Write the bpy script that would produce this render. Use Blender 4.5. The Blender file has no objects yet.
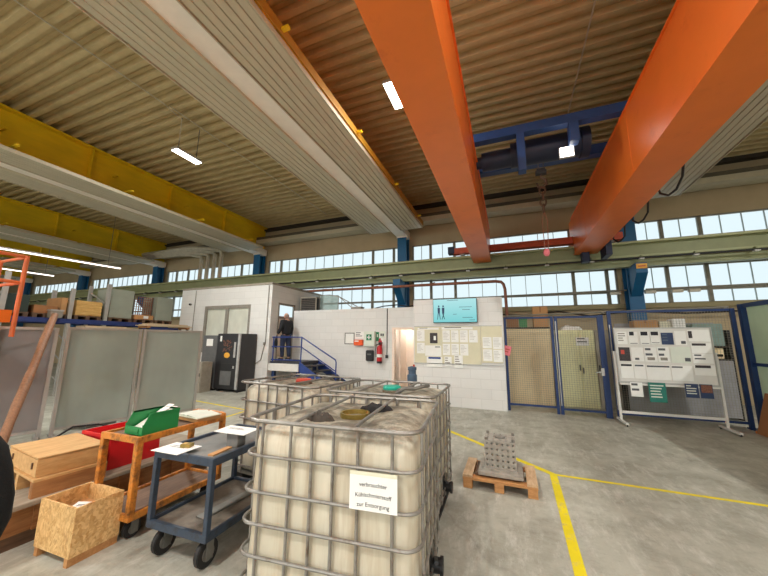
import bpy, bmesh, math, random
from mathutils import Vector, Matrix
random.seed(7)
SC = bpy.context.scene
COL = SC.collection
PI = math.pi
R = math.radians

# ------------------------------------------------------------------ materials
def lin(c):
    o = []
    for v in c:
        v /= 255.0
        o.append(v / 12.92 if v <= .04045 else ((v + .055) / 1.055) ** 2.4)
    return (*o, 1.0)

class NT:
    def __init__(s, name):
        s.m = bpy.data.materials.new(name); s.m.use_nodes = True
        s.t = s.m.node_tree; s.t.nodes.clear()
        s.out = s.n('ShaderNodeOutputMaterial')
    def n(s, typ, **kw):
        nd = s.t.nodes.new(typ)
        for k, v in kw.items(): setattr(nd, k, v)
        return nd
    def l(s, a, b): s.t.links.new(a, b)
    def coord(s, scale=(1, 1, 1), kind='Object'):
        tc = s.n('ShaderNodeTexCoord'); mp = s.n('ShaderNodeMapping')
        mp.inputs['Scale'].default_value = scale
        s.l(tc.outputs[kind], mp.inputs['Vector']); return mp.outputs['Vector']
    def noise(s, vec, scale, detail=4, rough=.6):
        nz = s.n('ShaderNodeTexNoise'); nz.inputs['Scale'].default_value = scale
        nz.inputs['Detail'].default_value = detail; nz.inputs['Roughness'].default_value = rough
        s.l(vec, nz.inputs['Vector']); return nz.outputs['Fac']
    def ramp(s, fac, p0, c0, p1, c1):
        r = s.n('ShaderNodeValToRGB'); e = r.color_ramp.elements
        e[0].position = p0; e[0].color = c0; e[1].position = p1; e[1].color = c1
        s.l(fac, r.inputs['Fac']); return r.outputs['Color']
    def mix(s, fac, a, b, mode='MIX'):
        m = s.n('ShaderNodeMix', data_type='RGBA', blend_type=mode)
        if isinstance(fac, (int, float)): m.inputs[0].default_value = fac
        else: s.l(fac, m.inputs[0])
        for k, v in ((6, a), (7, b)):
            if isinstance(v, tuple): m.inputs[k].default_value = v
            else: s.l(v, m.inputs[k])
        return m.outputs[2]
    def bsdf(s, col, rough=.5, metal=0, bump=None, bs=.3, **kw):
        b = s.n('ShaderNodeBsdfPrincipled')
        if isinstance(col, tuple): b.inputs['Base Color'].default_value = col
        else: s.l(col, b.inputs['Base Color'])
        if isinstance(rough, (int, float)): b.inputs['Roughness'].default_value = rough
        else: s.l(rough, b.inputs['Roughness'])
        b.inputs['Metallic'].default_value = metal
        for k, v in kw.items(): b.inputs[k].default_value = v
        if bump is not None:
            bp = s.n('ShaderNodeBump'); bp.inputs['Strength'].default_value = bs
            bp.inputs['Distance'].default_value = .01
            s.l(bump, bp.inputs['Height']); s.l(bp.outputs['Normal'], b.inputs['Normal'])
        s.l(b.outputs[0], s.out.inputs[0]); return b

BW = ((0, 0, 0, 1), (1, 1, 1, 1))
def dark(c, k): return (c[0] * k, c[1] * k, c[2] * k, 1)

def plain(name, rgb, rough=.5, metal=0, var=.15, scale=7, st=(1, 1, 1), dirt=None, damt=.5, dscale=4, dst=None, bump=0):
    t = NT(name); c = lin(rgb); v = t.coord(st)
    f = t.noise(v, scale)
    col = t.ramp(f, .3, dark(c, 1 - var), .7, dark(c, 1 + var * .6))
    if dirt:
        g = t.noise(t.coord(dst or (1, 1, 1)), dscale, 6, .7)
        m = t.ramp(g, .62 - damt * .3, BW[0], .72, BW[1])
        col = t.mix(m, col, lin(dirt))
    t.bsdf(col, rough, metal, f if bump else None, bump)
    return t.m

def emit(name, rgb, s):
    t = NT(name); e = t.n('ShaderNodeEmission'); e.inputs[0].default_value = lin(rgb); e.inputs[1].default_value = s
    t.l(e.outputs[0], t.out.inputs[0]); return t.m

def brick(name, axis, rgb, mortar):
    t = NT(name); tc = t.n('ShaderNodeTexCoord'); sp = t.n('ShaderNodeSeparateXYZ'); cb = t.n('ShaderNodeCombineXYZ')
    t.l(tc.outputs['Object'], sp.inputs[0]); t.l(sp.outputs[axis], cb.inputs[0]); t.l(sp.outputs[2], cb.inputs[1])
    b = t.n('ShaderNodeTexBrick'); t.l(cb.outputs[0], b.inputs['Vector'])
    b.inputs['Scale'].default_value = 1; b.inputs['Brick Width'].default_value = .5; b.inputs['Row Height'].default_value = .245
    b.inputs['Mortar Size'].default_value = .008; b.inputs['Mortar Smooth'].default_value = .3
    b.inputs['Color1'].default_value = lin(rgb); b.inputs['Color2'].default_value = dark(lin(rgb), .95); b.inputs['Mortar'].default_value = lin(mortar)
    nz = t.noise(t.coord(), 3); c = t.mix(t.ramp(nz, .35, (0, 0, 0, 1), .8, (.25, .25, .25, 1)), b.outputs['Color'], dark(lin(rgb), .8))
    inv = t.n('ShaderNodeInvert'); t.l(b.outputs['Fac'], inv.inputs['Color'])
    t.bsdf(c, .6, 0, inv.outputs[0], .35); return t.m

def wood(name, rgb, rgb2, st=(2, 20, 20), rough=.65, dirt=None):
    t = NT(name); v = t.coord(st)
    f = t.noise(v, 2.2, 6, .65)
    col = t.ramp(f, .3, lin(rgb2), .68, lin(rgb))
    g = t.noise(t.coord(), 6, 5); col = t.mix(t.ramp(g, .45, BW[0], .9, (.6, .6, .6, 1)), col, lin(dirt or rgb2))
    t.bsdf(col, rough, 0, f, .15); return t.m

def osb(name):
    t = NT(name); v = t.coord((1, 1, 1)); vo = t.n('ShaderNodeTexVoronoi'); vo.inputs['Scale'].default_value = 100
    mp = t.n('ShaderNodeMapping'); mp.inputs['Scale'].default_value = (1, .5, .45); mp.inputs['Rotation'].default_value = (.4, .6, .5)
    nz = t.n('ShaderNodeTexNoise'); nz.inputs['Scale'].default_value = 9; t.l(v, nz.inputs['Vector'])
    ad = t.n('ShaderNodeVectorMath', operation='MULTIPLY_ADD'); t.l(nz.outputs['Color'], ad.inputs[0]); ad.inputs[1].default_value = (.09, .09, .09); t.l(v, ad.inputs[2])
    t.l(ad.outputs[0], mp.inputs['Vector']); t.l(mp.outputs[0], vo.inputs['Vector'])
    sp = t.n('ShaderNodeSeparateColor'); t.l(vo.outputs['Color'], sp.inputs[0])
    c = t.ramp(sp.outputs[0], .0, lin((202, 154, 92)), 1, lin((236, 198, 138)))
    c = t.mix(t.ramp(t.noise(v, 22), .5, BW[0], .8, (.6, .6, .6, 1)), c, lin((150, 98, 48)))
    t.bsdf(c, .65, 0, sp.outputs[0], .2); return t.m

def panel_glass(name, rgb, k, rough=.45, glow=False):
    t = NT(name); f = t.noise(t.coord((1, 1, .5)), 1.6, 3)
    c = t.ramp(f, .3, dark(lin(rgb), .8), .75, dark(lin(rgb), 1.15))
    d = t.n('ShaderNodeBsdfPrincipled'); t.l(c, d.inputs['Base Color']); d.inputs['Roughness'].default_value = .16
    if glow:
        r = t.n('ShaderNodeBsdfTranslucent'); r.inputs['Color'].default_value = lin(rgb)
    else:
        r = t.n('ShaderNodeBsdfRefraction'); r.inputs['Roughness'].default_value = rough; r.inputs['IOR'].default_value = 1.03
        r.inputs['Color'].default_value = (.75, .8, .76, 1)
    m = t.n('ShaderNodeMixShader'); m.inputs[0].default_value = k
    t.l(d.outputs[0], m.inputs[1]); t.l(r.outputs[0], m.inputs[2]); t.l(m.outputs[0], t.out.inputs[0]); return t.m

def floor_mat():
    t = NT('concrete_floor'); v = t.coord()
    a = t.noise(v, .35, 5, .6); b = t.noise(v, 2.3, 8, .72); c = t.noise(t.coord((1, .3, 1)), 7, 10, .8); s = t.noise(t.coord((.5, 1, 1)), 16, 8, .8)
    col = t.ramp(a, .35, lin((156, 154, 141)), .65, lin((192, 191, 178)))
    col = t.mix(t.ramp(b, .42, BW[0], .75, (.85, .85, .85, 1)), col, lin((128, 124, 111)))
    col = t.mix(t.ramp(c, .5, BW[0], .74, (.95, .95, .95, 1)), col, lin((212, 211, 202)))
    col = t.mix(t.ramp(s, .55, BW[0], .72, (.5, .5, .5, 1)), col, lin((116, 112, 102)))
    vo = t.n('ShaderNodeTexVoronoi', feature='DISTANCE_TO_EDGE'); vo.inputs['Scale'].default_value = .28
    nz = t.n('ShaderNodeTexNoise'); nz.inputs['Scale'].default_value = 1.5; t.l(v, nz.inputs['Vector'])
    ad = t.n('ShaderNodeVectorMath', operation='MULTIPLY_ADD'); t.l(nz.outputs['Color'], ad.inputs[0]); ad.inputs[1].default_value = (.6, .6, .6); t.l(v, ad.inputs[2])
    t.l(ad.outputs[0], vo.inputs['Vector'])
    col = t.mix(t.ramp(vo.outputs['Distance'], .0, (.25, .25, .25, 1), .006, BW[0]), col, lin((105, 100, 92)))
    t.bsdf(col, t.ramp(b, .3, (.38, .38, .38, 1), .7, (.62, .62, .62, 1)), 0, b, .06); return t.m

MT = {}
def mk(k, *a, **kw): MT[k] = plain(k, *a, **kw)
mk('deck', (196, 176, 132), .55, 0, .12, 3)
mk('flute', (196, 188, 164), .45, 0, .08, 4, (1, .2, 1))
mk('flute_gap', (92, 86, 72), .6)
mk('cream', (246, 238, 226), .45, 0, .06, 3)
mk('yellow_steel', (238, 200, 26), .5, 0, .14, 3, (1, .3, 1))
mk('yellow_dull', (176, 128, 34), .6)
mk('orange_steel', (244, 124, 42), .38, 0, .05, 2, dirt=(226, 106, 34), damt=.15, dscale=1.5)
mk('red_orange', (196, 82, 48), .5)
mk('crane_blue', (38, 70, 126), .45)
mk('crane_dark', (28, 38, 66), .5)
mk('black_cable', (22, 22, 24), .6)
mk('runway_green', (148, 153, 112), .5, 0, .1, 3)
mk('runway_light', (176, 180, 134), .5, 0, .1, 3)
mk('column_blue', (16, 94, 140), .5, 0, .12, 3)
mk('fence_blue', (24, 54, 106), .45, 0, .1, 5)
mk('rail_blue', (32, 60, 132), .4)
mk('hall_wall', (186, 168, 136), .75, 0, .1, 1.2)
mk('hall_olive', (150, 140, 104), .7, 0, .1, 1.2)
mk('eave_dark', (52, 44, 34), .7)
mk('mullion', (134, 130, 116), .6)
mk('mullion_thin', (168, 180, 178), .6)
mk('pipe_brown', (146, 92, 70), .5)
mk('pipe_grey', (196, 188, 168), .45)
mk('office_grey', (158, 150, 136), .6)
mk('frame_grey', (140, 134, 124), .5)
mk('white_paint', (222, 220, 214), .5, 0, .05)
mk('white_sheet', (240, 240, 236), .7, 0, .04)
mk('faint_ink', (206, 204, 198), .8)
mk('ink', (92, 94, 100), .8, 0, .2)
mk('ink_dark', (34, 36, 44), .7)
mk('paper_cream', (226, 224, 200), .7, 0, .05)
mk('board_cream', (218, 212, 184), .7, 0, .05, 4)
mk('steel_galv', (152, 148, 142), .42, .6, .2, 9, dirt=(112, 98, 84), damt=.35, dscale=8)
mk('steel_grey', (128, 126, 120), .45, .5, .2, 12)
mk('alu', (184, 182, 178), .4, .6, .08)
mk('dark_base', (44, 42, 42), .6, .2, .2)
mk('black_plastic', (26, 26, 28), .45)
mk('machine_black', (30, 29, 32), .3)
mk('machine_side', (52, 50, 52), .4)
mk('machine_grey', (98, 98, 98), .45)
mk('silver', (190, 188, 186), .35, .4)
mk('tread_dark', (54, 54, 60), .6)
mk('teal', (22, 164, 140), .4)
mk('cap_red', (192, 64, 44), .4)
mk('hook_brown', (92, 70, 52), .5, .3)
mk('brass', (152, 130, 66), .4, .5, .25, 20)
mk('green_bin', (36, 140, 74), .42, 0, .08, 5)
mk('red_bin', (210, 30, 38), .42, 0, .06)
mk('trolley_orange', (216, 138, 54), .5, 0, .15, 8, dirt=(92, 60, 40), damt=.55, dscale=14)
mk('trolley_blue', (60, 72, 88), .5, .1, .15, 9, dirt=(50, 48, 46), damt=.4, dscale=12)
mk('tray_dark', (124, 124, 122), .5, .2, .2, 8, dirt=(140, 130, 116), damt=.3)
mk('deck_mat', (124, 114, 102), .7, 0, .2, 6, dirt=(60, 54, 48), damt=.5)
mk('rubber', (36, 34, 34), .6, 0, .2)
mk('cardboard', (190, 142, 92), .75, 0, .1, 4)
mk('cardboard_dark', (158, 108, 66), .75, 0, .1, 4)
mk('grey_teal', (132, 156, 148), .6)
mk('grey_crate', (150, 156, 142), .6, 0, .08, 3)
mk('dark_green', (36, 52, 46), .6)
mk('rack_blue', (34, 52, 110), .5)
mk('basket_orange', (206, 104, 54), .5, 0, .12, 8)
mk('basket_panel', (232, 112, 22), .5)
mk('fire_red', (196, 26, 40), .3)
mk('sign_green', (24, 128, 84), .5)
mk('case_orange', (236, 92, 34), .5)
mk('first_aid', (220, 226, 214), .5, 0, .04)
mk('salmon', (244, 222, 204), .6, 0, .05)
mk('pump_blue', (74, 94, 116), .45)
mk('cabinet_olive', (232, 230, 180), .5, 0, .06)
mk('cabinet_dark', (92, 86, 78), .6)
mk('locker_grey', (124, 122, 120), .5)
mk('tan_board', (244, 224, 182), .7, 0, .06, 3)
mk('backing_grey', (156, 156, 158), .7, 0, .1)
mk('mesh_steel', (150, 146, 132), .5, .3)
mk('pink', (238, 130, 140), .7)
mk('tape_yellow', (232, 212, 26), .6, 0, .08, 5, dirt=(190, 176, 120), damt=.3, dscale=9)
mk('iron', (172, 166, 156), .5, .15, .25, 16)
mk('hole_dark', (38, 34, 32), .8)
mk('skin', (206, 160, 138), .55)
mk('jacket', (30, 32, 38), .8)
mk('jeans', (40, 50, 76), .8)
mk('hair', (150, 130, 118), .8)
mk('leather', (34, 28, 26), .5)
mk('fleece', (11, 11, 12), 1.0, 0, .35, 120, bump=.5)
mk('warn_yellow', (238, 176, 60), .5)
mk('poster_teal', (36, 122, 108), .6)
mk('poster_navy', (44, 62, 100), .6)
mk('photo_dark', (64, 56, 58), .6, 0, .6, 40)
mk('photo_brown', (134, 88, 70), .6, 0, .5, 40)
mk('blue_logo', (48, 74, 140), .6)
mk('yellow_box', (222, 184, 64), .6)
mk('grime', (70, 62, 54), .8, 0, .4, 30)
mk('rag', (36, 32, 32), .9, 0, .3, 40)
MT['floor'] = floor_mat()
MT['brick_x'] = brick('white_block_x', 0, (228, 227, 224), (214, 213, 210))
MT['brick_y'] = brick('white_block_y', 1, (228, 227, 224), (214, 213, 210))
MT['osb'] = osb('osb_board')
MT['crate_wood'] = wood('crate_wood', (184, 132, 82), (140, 92, 54), (14, 1.5, 14))
MT['crate_old'] = wood('crate_old', (120, 92, 68), (78, 58, 44), (14, 1.5, 14))
MT['plank_grey'] = wood('plank_grey', (172, 160, 142), (136, 122, 104), (14, 1.2, 14))
MT['box_wood'] = wood('box_wood', (218, 178, 122), (186, 142, 88), (10, 2, 10))
MT['pallet_wood'] = wood('pallet_wood', (212, 160, 104), (176, 120, 70), (4, 16, 16))
MT['pallet_pale'] = wood('pallet_pale', (216, 186, 150), (184, 148, 110), (16, 3, 16))
MT['deck_wood'] = wood('deck_wood', (134, 106, 84), (92, 70, 56), (16, 2, 16))
MT['pole_wood'] = wood('pole_wood', (152, 108, 74), (116, 80, 54), (18, 18, 1.5))
MT['rack_wood'] = wood('rack_wood', (226, 190, 120), (190, 146, 76), (12, 2, 12))
MT['board_pale'] = wood('board_pale', (216, 196, 168), (190, 166, 134), (12, 2, 12))
MT['screen_pale'] = panel_glass('screen_pale', (174, 186, 178), .28)
MT['screen_brown'] = panel_glass('screen_brown', (148, 142, 142), .25)
MT['screen_green'] = panel_glass('screen_green', (220, 236, 216), .45, .45, True)
MT['clear_sheet'] = panel_glass('clear_sheet', (196, 214, 208), .6, .15)
MT['window_pane'] = emit('window_pane', (226, 244, 249), .95)
MT['south_fill_pane'] = emit('south_fill_pane', (240, 248, 250), 4.2)  # strong glow for the added fill windows behind the viewer
MT['lamp_lens'] = emit('lamp_lens', (255, 250, 240), 14)
MT['tube_lens'] = emit('tube_lens', (255, 244, 232), 3.0)
MT['office_pane'] = panel_glass('office_pane', (232, 234, 220), .15)

def hdpe():
    t = NT('tank_plastic'); v = t.coord((1, 1, .25))
    f = t.noise(v, 5, 5, .6); c = t.ramp(f, .3, lin((196, 188, 166)), .7, lin((218, 211, 192)))
    s = t.noise(t.coord((5, 5, .35)), 2.2, 5, .65); c = t.mix(t.ramp(s, .46, BW[0], .68, (.6, .6, .6, 1)), c, lin((170, 146, 112)))
    g = t.noise(t.coord(), 3.0, 8, .75)
    tc = t.n('ShaderNodeTexCoord'); sp = t.n('ShaderNodeSeparateXYZ'); t.l(tc.outputs['Object'], sp.inputs[0])
    mr = t.n('ShaderNodeMapRange'); mr.inputs[1].default_value = 1.02; mr.inputs[2].default_value = 1.10; t.l(sp.outputs[2], mr.inputs[0])
    mu = t.n('ShaderNodeMath', operation='MULTIPLY'); t.l(mr.outputs[0], mu.inputs[0])
    gr = t.ramp(g, .38, (.08, .08, .08, 1), .58, (.88, .88, .88, 1)); t.l(gr, mu.inputs[1])
    c = t.mix(mu.outputs[0], c, lin((74, 66, 54)))
    t.bsdf(c, .5, 0, f, .1, **{'Subsurface Weight': .0}); return t.m
MT['tank'] = hdpe()
def tvmat():
    t = NT('tv_screen'); tc = t.n('ShaderNodeTexCoord'); sp = t.n('ShaderNodeSeparateXYZ'); t.l(tc.outputs['Generated'], sp.inputs[0])
    c = t.ramp(sp.outputs[2], 0, lin((132, 214, 216)), 1, lin((184, 236, 238)))
    e = t.n('ShaderNodeEmission'); t.l(c, e.inputs[0]); e.inputs[1].default_value = .85; t.l(e.outputs[0], t.out.inputs[0]); return t.m
MT['tv_screen'] = tvmat()

# ------------------------------------------------------------------ mesh builder
SPLIT = {'stiffener', 'hanger_bar', 'insulator', 'bracket', 'weld_seam', 'locating_pin', 'batten', 'rail', 'hanger_rod', 'hanger', 'pipe_clip', 'clamp', 'clip', 'wheel',
         'girder_seat', 'junction_box', 'support_post', 'shoe', 'eye', 'taped_sheet', 'panel', 'post', 'upright', 'cage_upright', 'caster', 'pallet_foot', 'foot', 'hoist_rope', 'conduit_pipe',
         'edge_strip', 'tie_rod', 'slide_figure', 'beam', 'pipe_run', 'symbol', 'clasp', 'board', 'door', 'handle', 'sheet', 'slat', 'spacer', 'runner', 'cable', 'shaft_', 'festoon_cable', 'edge', 'cover', 'corner_post'}
class MB:
    def __init__(s): s.bm = bmesh.new()
    def face(s, vs):
        try: return s.bm.faces.new(vs)
        except ValueError: return None
    def hexa(s, c):
        v = [s.bm.verts.new(p) for p in c]
        for q in ((0, 3, 2, 1), (4, 5, 6, 7), (0, 1, 5, 4), (1, 2, 6, 5), (2, 3, 7, 6), (3, 0, 4, 7)): s.face([v[i] for i in q])
        return s
    def box(s, x0, x1, y0, y1, z0, z1):
        return s.hexa([(x0, y0, z0), (x1, y0, z0), (x1, y1, z0), (x0, y1, z0), (x0, y0, z1), (x1, y0, z1), (x1, y1, z1), (x0, y1, z1)])
    def rbox(s, cx, cy, z0, sx, sy, sz, rz=0):
        c, n = math.cos(rz), math.sin(rz); o = []
        for z in (z0, z0 + sz):
            for a, b in ((-1, -1), (1, -1), (1, 1), (-1, 1)):
                x, y = a * sx / 2, b * sy / 2; o.append((cx + c * x - n * y, cy + n * x + c * y, z))
        return s.hexa(o)
    def bar(s, p0, p1, w, h, up=(0, 0, 1)):
        p0, p1 = Vector(p0), Vector(p1); d = (p1 - p0).normalized(); u = Vector(up)
        if abs(d.dot(u)) > .98: u = Vector((0, 1, 0))
        x = d.cross(u).normalized(); u = x.cross(d); a, b = x * w / 2, u * h / 2
        return s.hexa([p0 - a - b, p0 + a - b, p0 + a + b, p0 - a + b, p1 - a - b, p1 + a - b, p1 + a + b, p1 - a + b])
    def tube(s, pts, r, seg=8, closed=False, caps=True):
        pts = [Vector(p) for p in pts]; n = len(pts); rings = []; pu = None
        rr = r if isinstance(r, (list, tuple)) else [r] * n
        for i, p in enumerate(pts):
            if closed: a, b = pts[i - 1], pts[(i + 1) % n]
            else: a, b = pts[max(i - 1, 0)], pts[min(i + 1, n - 1)]
            d = (b - a).normalized()
            if pu is None: pu = Vector((0, 0, 1)) if abs(d.z) < .9 else Vector((1, 0, 0))
            x = d.cross(pu)
            if x.length < 1e-4: x = d.orthogonal()
            x.normalize(); y = x.cross(d); pu = y
            rings.append([s.bm.verts.new(p + (x * math.cos(t) + y * math.sin(t)) * rr[i]) for t in [2 * PI * k / seg for k in range(seg)]])
        for i in range(n if closed else n - 1):
            A, B = rings[i], rings[(i + 1) % n]
            for k in range(seg): s.face([A[k], A[(k + 1) % seg], B[(k + 1) % seg], B[k]])
        if caps and not closed: s.face(rings[0][::-1]); s.face(rings[-1])
        return s
    def cyl(s, p0, p1, r, seg=16, r2=None): return s.tube([p0, p1], [r, r if r2 is None else r2], seg)
    def lathe(s, prof, c=(0, 0, 0), seg=24):
        c = Vector(c); rings = []
        for r, z in prof:
            rings.append([s.bm.verts.new(c + Vector((r * math.cos(2 * PI * k / seg), r * math.sin(2 * PI * k / seg), z))) for k in range(seg)])
        for A, B in zip(rings, rings[1:]):
            for k in range(seg): s.face([A[k], A[(k + 1) % seg], B[(k + 1) % seg], B[k]])
        s.face(rings[0][::-1]); s.face(rings[-1]); return s
    def prism(s, poly, vec):
        v = Vector(vec); A = [s.bm.verts.new(p) for p in poly]; B = [s.bm.verts.new(Vector(p) + v) for p in poly]; n = len(A)
        s.face(A[::-1]); s.face(B)
        for k in range(n): s.face([A[k], A[(k + 1) % n], B[(k + 1) % n], B[k]])
        return s
    def ell(s, c, rx, ry, rz, su=14, sv=9):
        c = Vector(c); rings = []
        top = s.bm.verts.new(c + Vector((0, 0, rz))); bot = s.bm.verts.new(c - Vector((0, 0, rz)))
        for j in range(1, sv):
            ph = PI * j / sv
            rings.append([s.bm.verts.new(c + Vector((rx * math.sin(ph) * math.cos(2 * PI * k / su), ry * math.sin(ph) * math.sin(2 * PI * k / su), rz * math.cos(ph)))) for k in range(su)])
        for k in range(su):
            s.face([top, rings[0][k], rings[0][(k + 1) % su]]); s.face([bot, rings[-1][(k + 1) % su], rings[-1][k]])
        for A, B in zip(rings, rings[1:]):
            for k in range(su): s.face([A[k], B[k], B[(k + 1) % su], A[(k + 1) % su]])
        return s
    def holed(s, o, u, v, nu, nv, r, depth):
        o, u, v = Vector(o), Vector(u), Vector(v); U, V = u.normalized(), v.normalized(); N = U.cross(V)
        for i in range(nu):
            for j in range(nv):
                c = o + u * ((i + .5) / nu) + v * ((j + .5) / nv); hu, hv = u * (.5 / nu), v * (.5 / nv)
                sq = [c + hu * a + hv * b for a, b in ((1, 0), (1, 1), (0, 1), (-1, 1), (-1, 0), (-1, -1), (0, -1), (1, -1))]
                ci = [c + (U * math.cos(k * PI / 4) + V * math.sin(k * PI / 4)) * r for k in range(8)]
                S = [s.bm.verts.new(p) for p in sq]; C = [s.bm.verts.new(p) for p in ci]; D = [s.bm.verts.new(p - N * depth) for p in ci]
                for k in range(8):
                    m = (k + 1) % 8; s.face([S[k], S[m], C[m], C[k]]); s.face([C[k], C[m], D[m], D[k]])
                s.face(D)
        return s
    def islands(s):
        seen, out = set(), []
        for f in s.bm.faces:
            if f in seen: continue
            st, cur = [f], []; seen.add(f)
            while st:
                g = st.pop(); cur.append(g)
                for v in g.verts:
                    for h in v.link_faces:
                        if h not in seen: seen.add(h); st.append(h)
            out.append(cur)
        return out
    def build(s, name, mat, parent=None, label=None, bev=0, seg=2, flat=False, kind=None):
        bm = s.bm
        if name in SPLIT:
            isl = s.islands()
            if len(isl) > 1:
                o = None
                for fs in isl:
                    q = MB(); mp = {}
                    for f in fs:
                        q.face([mp.setdefault(v, None) or mp.__setitem__(v, q.bm.verts.new(v.co)) or mp[v] for v in f.verts])
                    o = q.build(name, mat, parent, label, bev, seg, flat, kind)
                bm.free(); return o
        bmesh.ops.recalc_face_normals(bm, faces=bm.faces)
        if bev:
            ed = [e for e in bm.edges if len(e.link_faces) == 2 and e.calc_face_angle(0) > .6]
            bmesh.ops.bevel(bm, geom=ed, offset=bev, segments=seg, affect='EDGES', clamp_overlap=True)
        for f in bm.faces: f.smooth = not flat
        for e in bm.edges:
            if len(e.link_faces) == 2: e.smooth = e.calc_face_angle(0) < .62
        me = bpy.data.meshes.new(name); bm.to_mesh(me); bm.free()
        o = bpy.data.objects.new(name, me); COL.objects.link(o)
        me.materials.append(MT[mat] if isinstance(mat, str) else mat)
        if parent: o.parent = parent
        if label: o['label'] = label
        if kind: o['kind'] = kind
        return o

def crumple(m, cx, cy, z, sx, sy, h, seed, nx=14, ny=11):
    rnd = random.Random(seed); ph = [(rnd.uniform(4, 11), rnd.uniform(-9, 9), rnd.uniform(0, 6)) for _ in range(5)]
    T, Bt = [], []
    for j in range(ny):
        ra, rb = [], []
        for i in range(nx):
            u, v = i / (nx - 1) * 2 - 1, j / (ny - 1) * 2 - 1; q = math.sqrt(max(0, 1 - .55 * (u * v) ** 2))
            x = cx + sx * u * q * (1 + .14 * math.sin(3 * v + seed)); y = cy + sy * v * q * (1 + .14 * math.sin(3.5 * u + seed))
            e = (1 - u ** 4) * (1 - v ** 4); w = sum(abs(math.sin(a * u * .6 + b * v * .5 + c)) for a, b, c in ph) / 5
            ra.append(m.bm.verts.new((x, y, z + .006 + h * e * (.15 + 1.1 * w)))); rb.append(m.bm.verts.new((x, y, z)))
        T.append(ra); Bt.append(rb)
    for j in range(ny - 1):
        for i in range(nx - 1):
            m.face([T[j][i], T[j][i + 1], T[j + 1][i + 1], T[j + 1][i]]); m.face([Bt[j][i], Bt[j + 1][i], Bt[j + 1][i + 1], Bt[j][i + 1]])
    rim = [(0, i) for i in range(nx)] + [(j, nx - 1) for j in range(1, ny)] + [(ny - 1, i) for i in range(nx - 2, -1, -1)] + [(j, 0) for j in range(ny - 2, 0, -1)]
    for a, b in zip(rim, rim[1:] + rim[:1]): m.face([T[a[0]][a[1]], Bt[a[0]][a[1]], Bt[b[0]][b[1]], T[b[0]][b[1]]])
    return m
def thing(name, label, cat, loc=(0, 0, 0), rz=0, group=None):
    o = bpy.data.objects.new(name, None); o.empty_display_size = .1; COL.objects.link(o)
    o.location = loc; o.rotation_euler = (0, 0, rz); o['label'] = label; o['category'] = cat
    if group: o['group'] = group
    return o
def tag(o, label, cat, group=None):
    o['label'] = label; o['category'] = cat
    if group: o['group'] = group
    return o
def put(o, loc, rz=0): o.location = loc; o.rotation_euler = (0, 0, rz); return o
def struct(name, mb, mat, **kw): return mb.build(name, mat, kind='structure', **kw)
def dup(root, loc, rz, label, group=None):
    r = root.copy(); COL.objects.link(r); r.location = loc; r.rotation_euler = (0, 0, rz); r['label'] = label
    if group: r['group'] = group
    for ch in list(root.children):
        c = ch.copy(); COL.objects.link(c); c.parent = r
        for g in list(ch.children):
            d = g.copy(); COL.objects.link(d); d.parent = c
    return r
def text(name, body, size, mat, parent, loc, rot, arch=0):
    cu = bpy.data.curves.new(name, 'FONT'); cu.body = body; cu.size = size; cu.extrude = .0006; cu.align_x = 'CENTER'; cu.align_y = 'CENTER'; cu.resolution_u = 3
    t = bpy.data.objects.new(name + '_src', cu); COL.objects.link(t)
    bpy.context.view_layer.update()
    me = bpy.data.meshes.new_from_object(t.evaluated_get(bpy.context.evaluated_depsgraph_get()))
    bpy.data.objects.remove(t); bpy.data.curves.remove(cu)
    for v in me.vertices: v.co.y -= arch * v.co.x ** 2
    me.name = name; me.materials.clear(); me.materials.append(MT[mat])
    o = bpy.data.objects.new(name, me); COL.objects.link(o); o.parent = parent; o.location = loc; o.rotation_euler = rot
    return o
def skin(name, V, E, rad, mat, parent, sub=2):
    me = bpy.data.meshes.new(name); me.from_pydata([Vector(v) for v in V], E, [])
    o = bpy.data.objects.new(name, me); COL.objects.link(o)
    o.modifiers.new('s', 'SKIN'); sv = me.skin_vertices[0].data
    for i, r in enumerate(rad):
        sv[i].radius = r if isinstance(r, tuple) else (r, r)
        sv[i].use_root = (i == 0)
    md = o.modifiers.new('d', 'SUBSURF'); md.levels = sub
    bpy.context.view_layer.update()
    m2 = bpy.data.meshes.new_from_object(o.evaluated_get(bpy.context.evaluated_depsgraph_get()))
    bpy.data.objects.remove(o); m2.name = name
    for p in m2.polygons: p.use_smooth = True
    m2.materials.clear(); m2.materials.append(MT[mat])
    r = bpy.data.objects.new(name, m2); COL.objects.link(r)
    if parent: r.parent = parent
    return r

# ================================================================== SETTING
XW, XE, YS, YN, ZC = -38.0, 13.5, -12.0, 12.3, 7.35
struct('floor', MB().box(XW, XE, YS, YN + .3, -.2, 0), 'floor')
b = MB(); prof = []; y = YS; P = .29
while y < YN + .3:
    prof += [(y, 0), (y + .085, 0), (y + .09, .02), (y + .112, .12), (y + .18, .12), (y + .19, .105), (y + .205, .105), (y + .215, .12), (y + .268, .12), (y + .285, .01)]; y += P
A = [b.bm.verts.new((XW, p[0], ZC + p[1])) for p in prof]; B = [b.bm.verts.new((XE, p[0], ZC + p[1])) for p in prof]
for i in range(len(A) - 1): b.face([A[i], B[i], B[i + 1], A[i + 1]])
# roof skin above the corrugation closes the hall
b.box(XW, XE, YS, YN + .3, ZC + .2, ZC + .3)
struct('ceiling', b, 'deck', flat=True)

COLX = [3.70, -3.90, -11.5, -19.1, -26.7, -34.3]
SEG = [(.28, 1.05, 2), (1.05, 2.02, 2), (2.02, 6.06, 8), (6.06, 7.04, 2), (7.04, 7.32, 1)]
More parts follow.
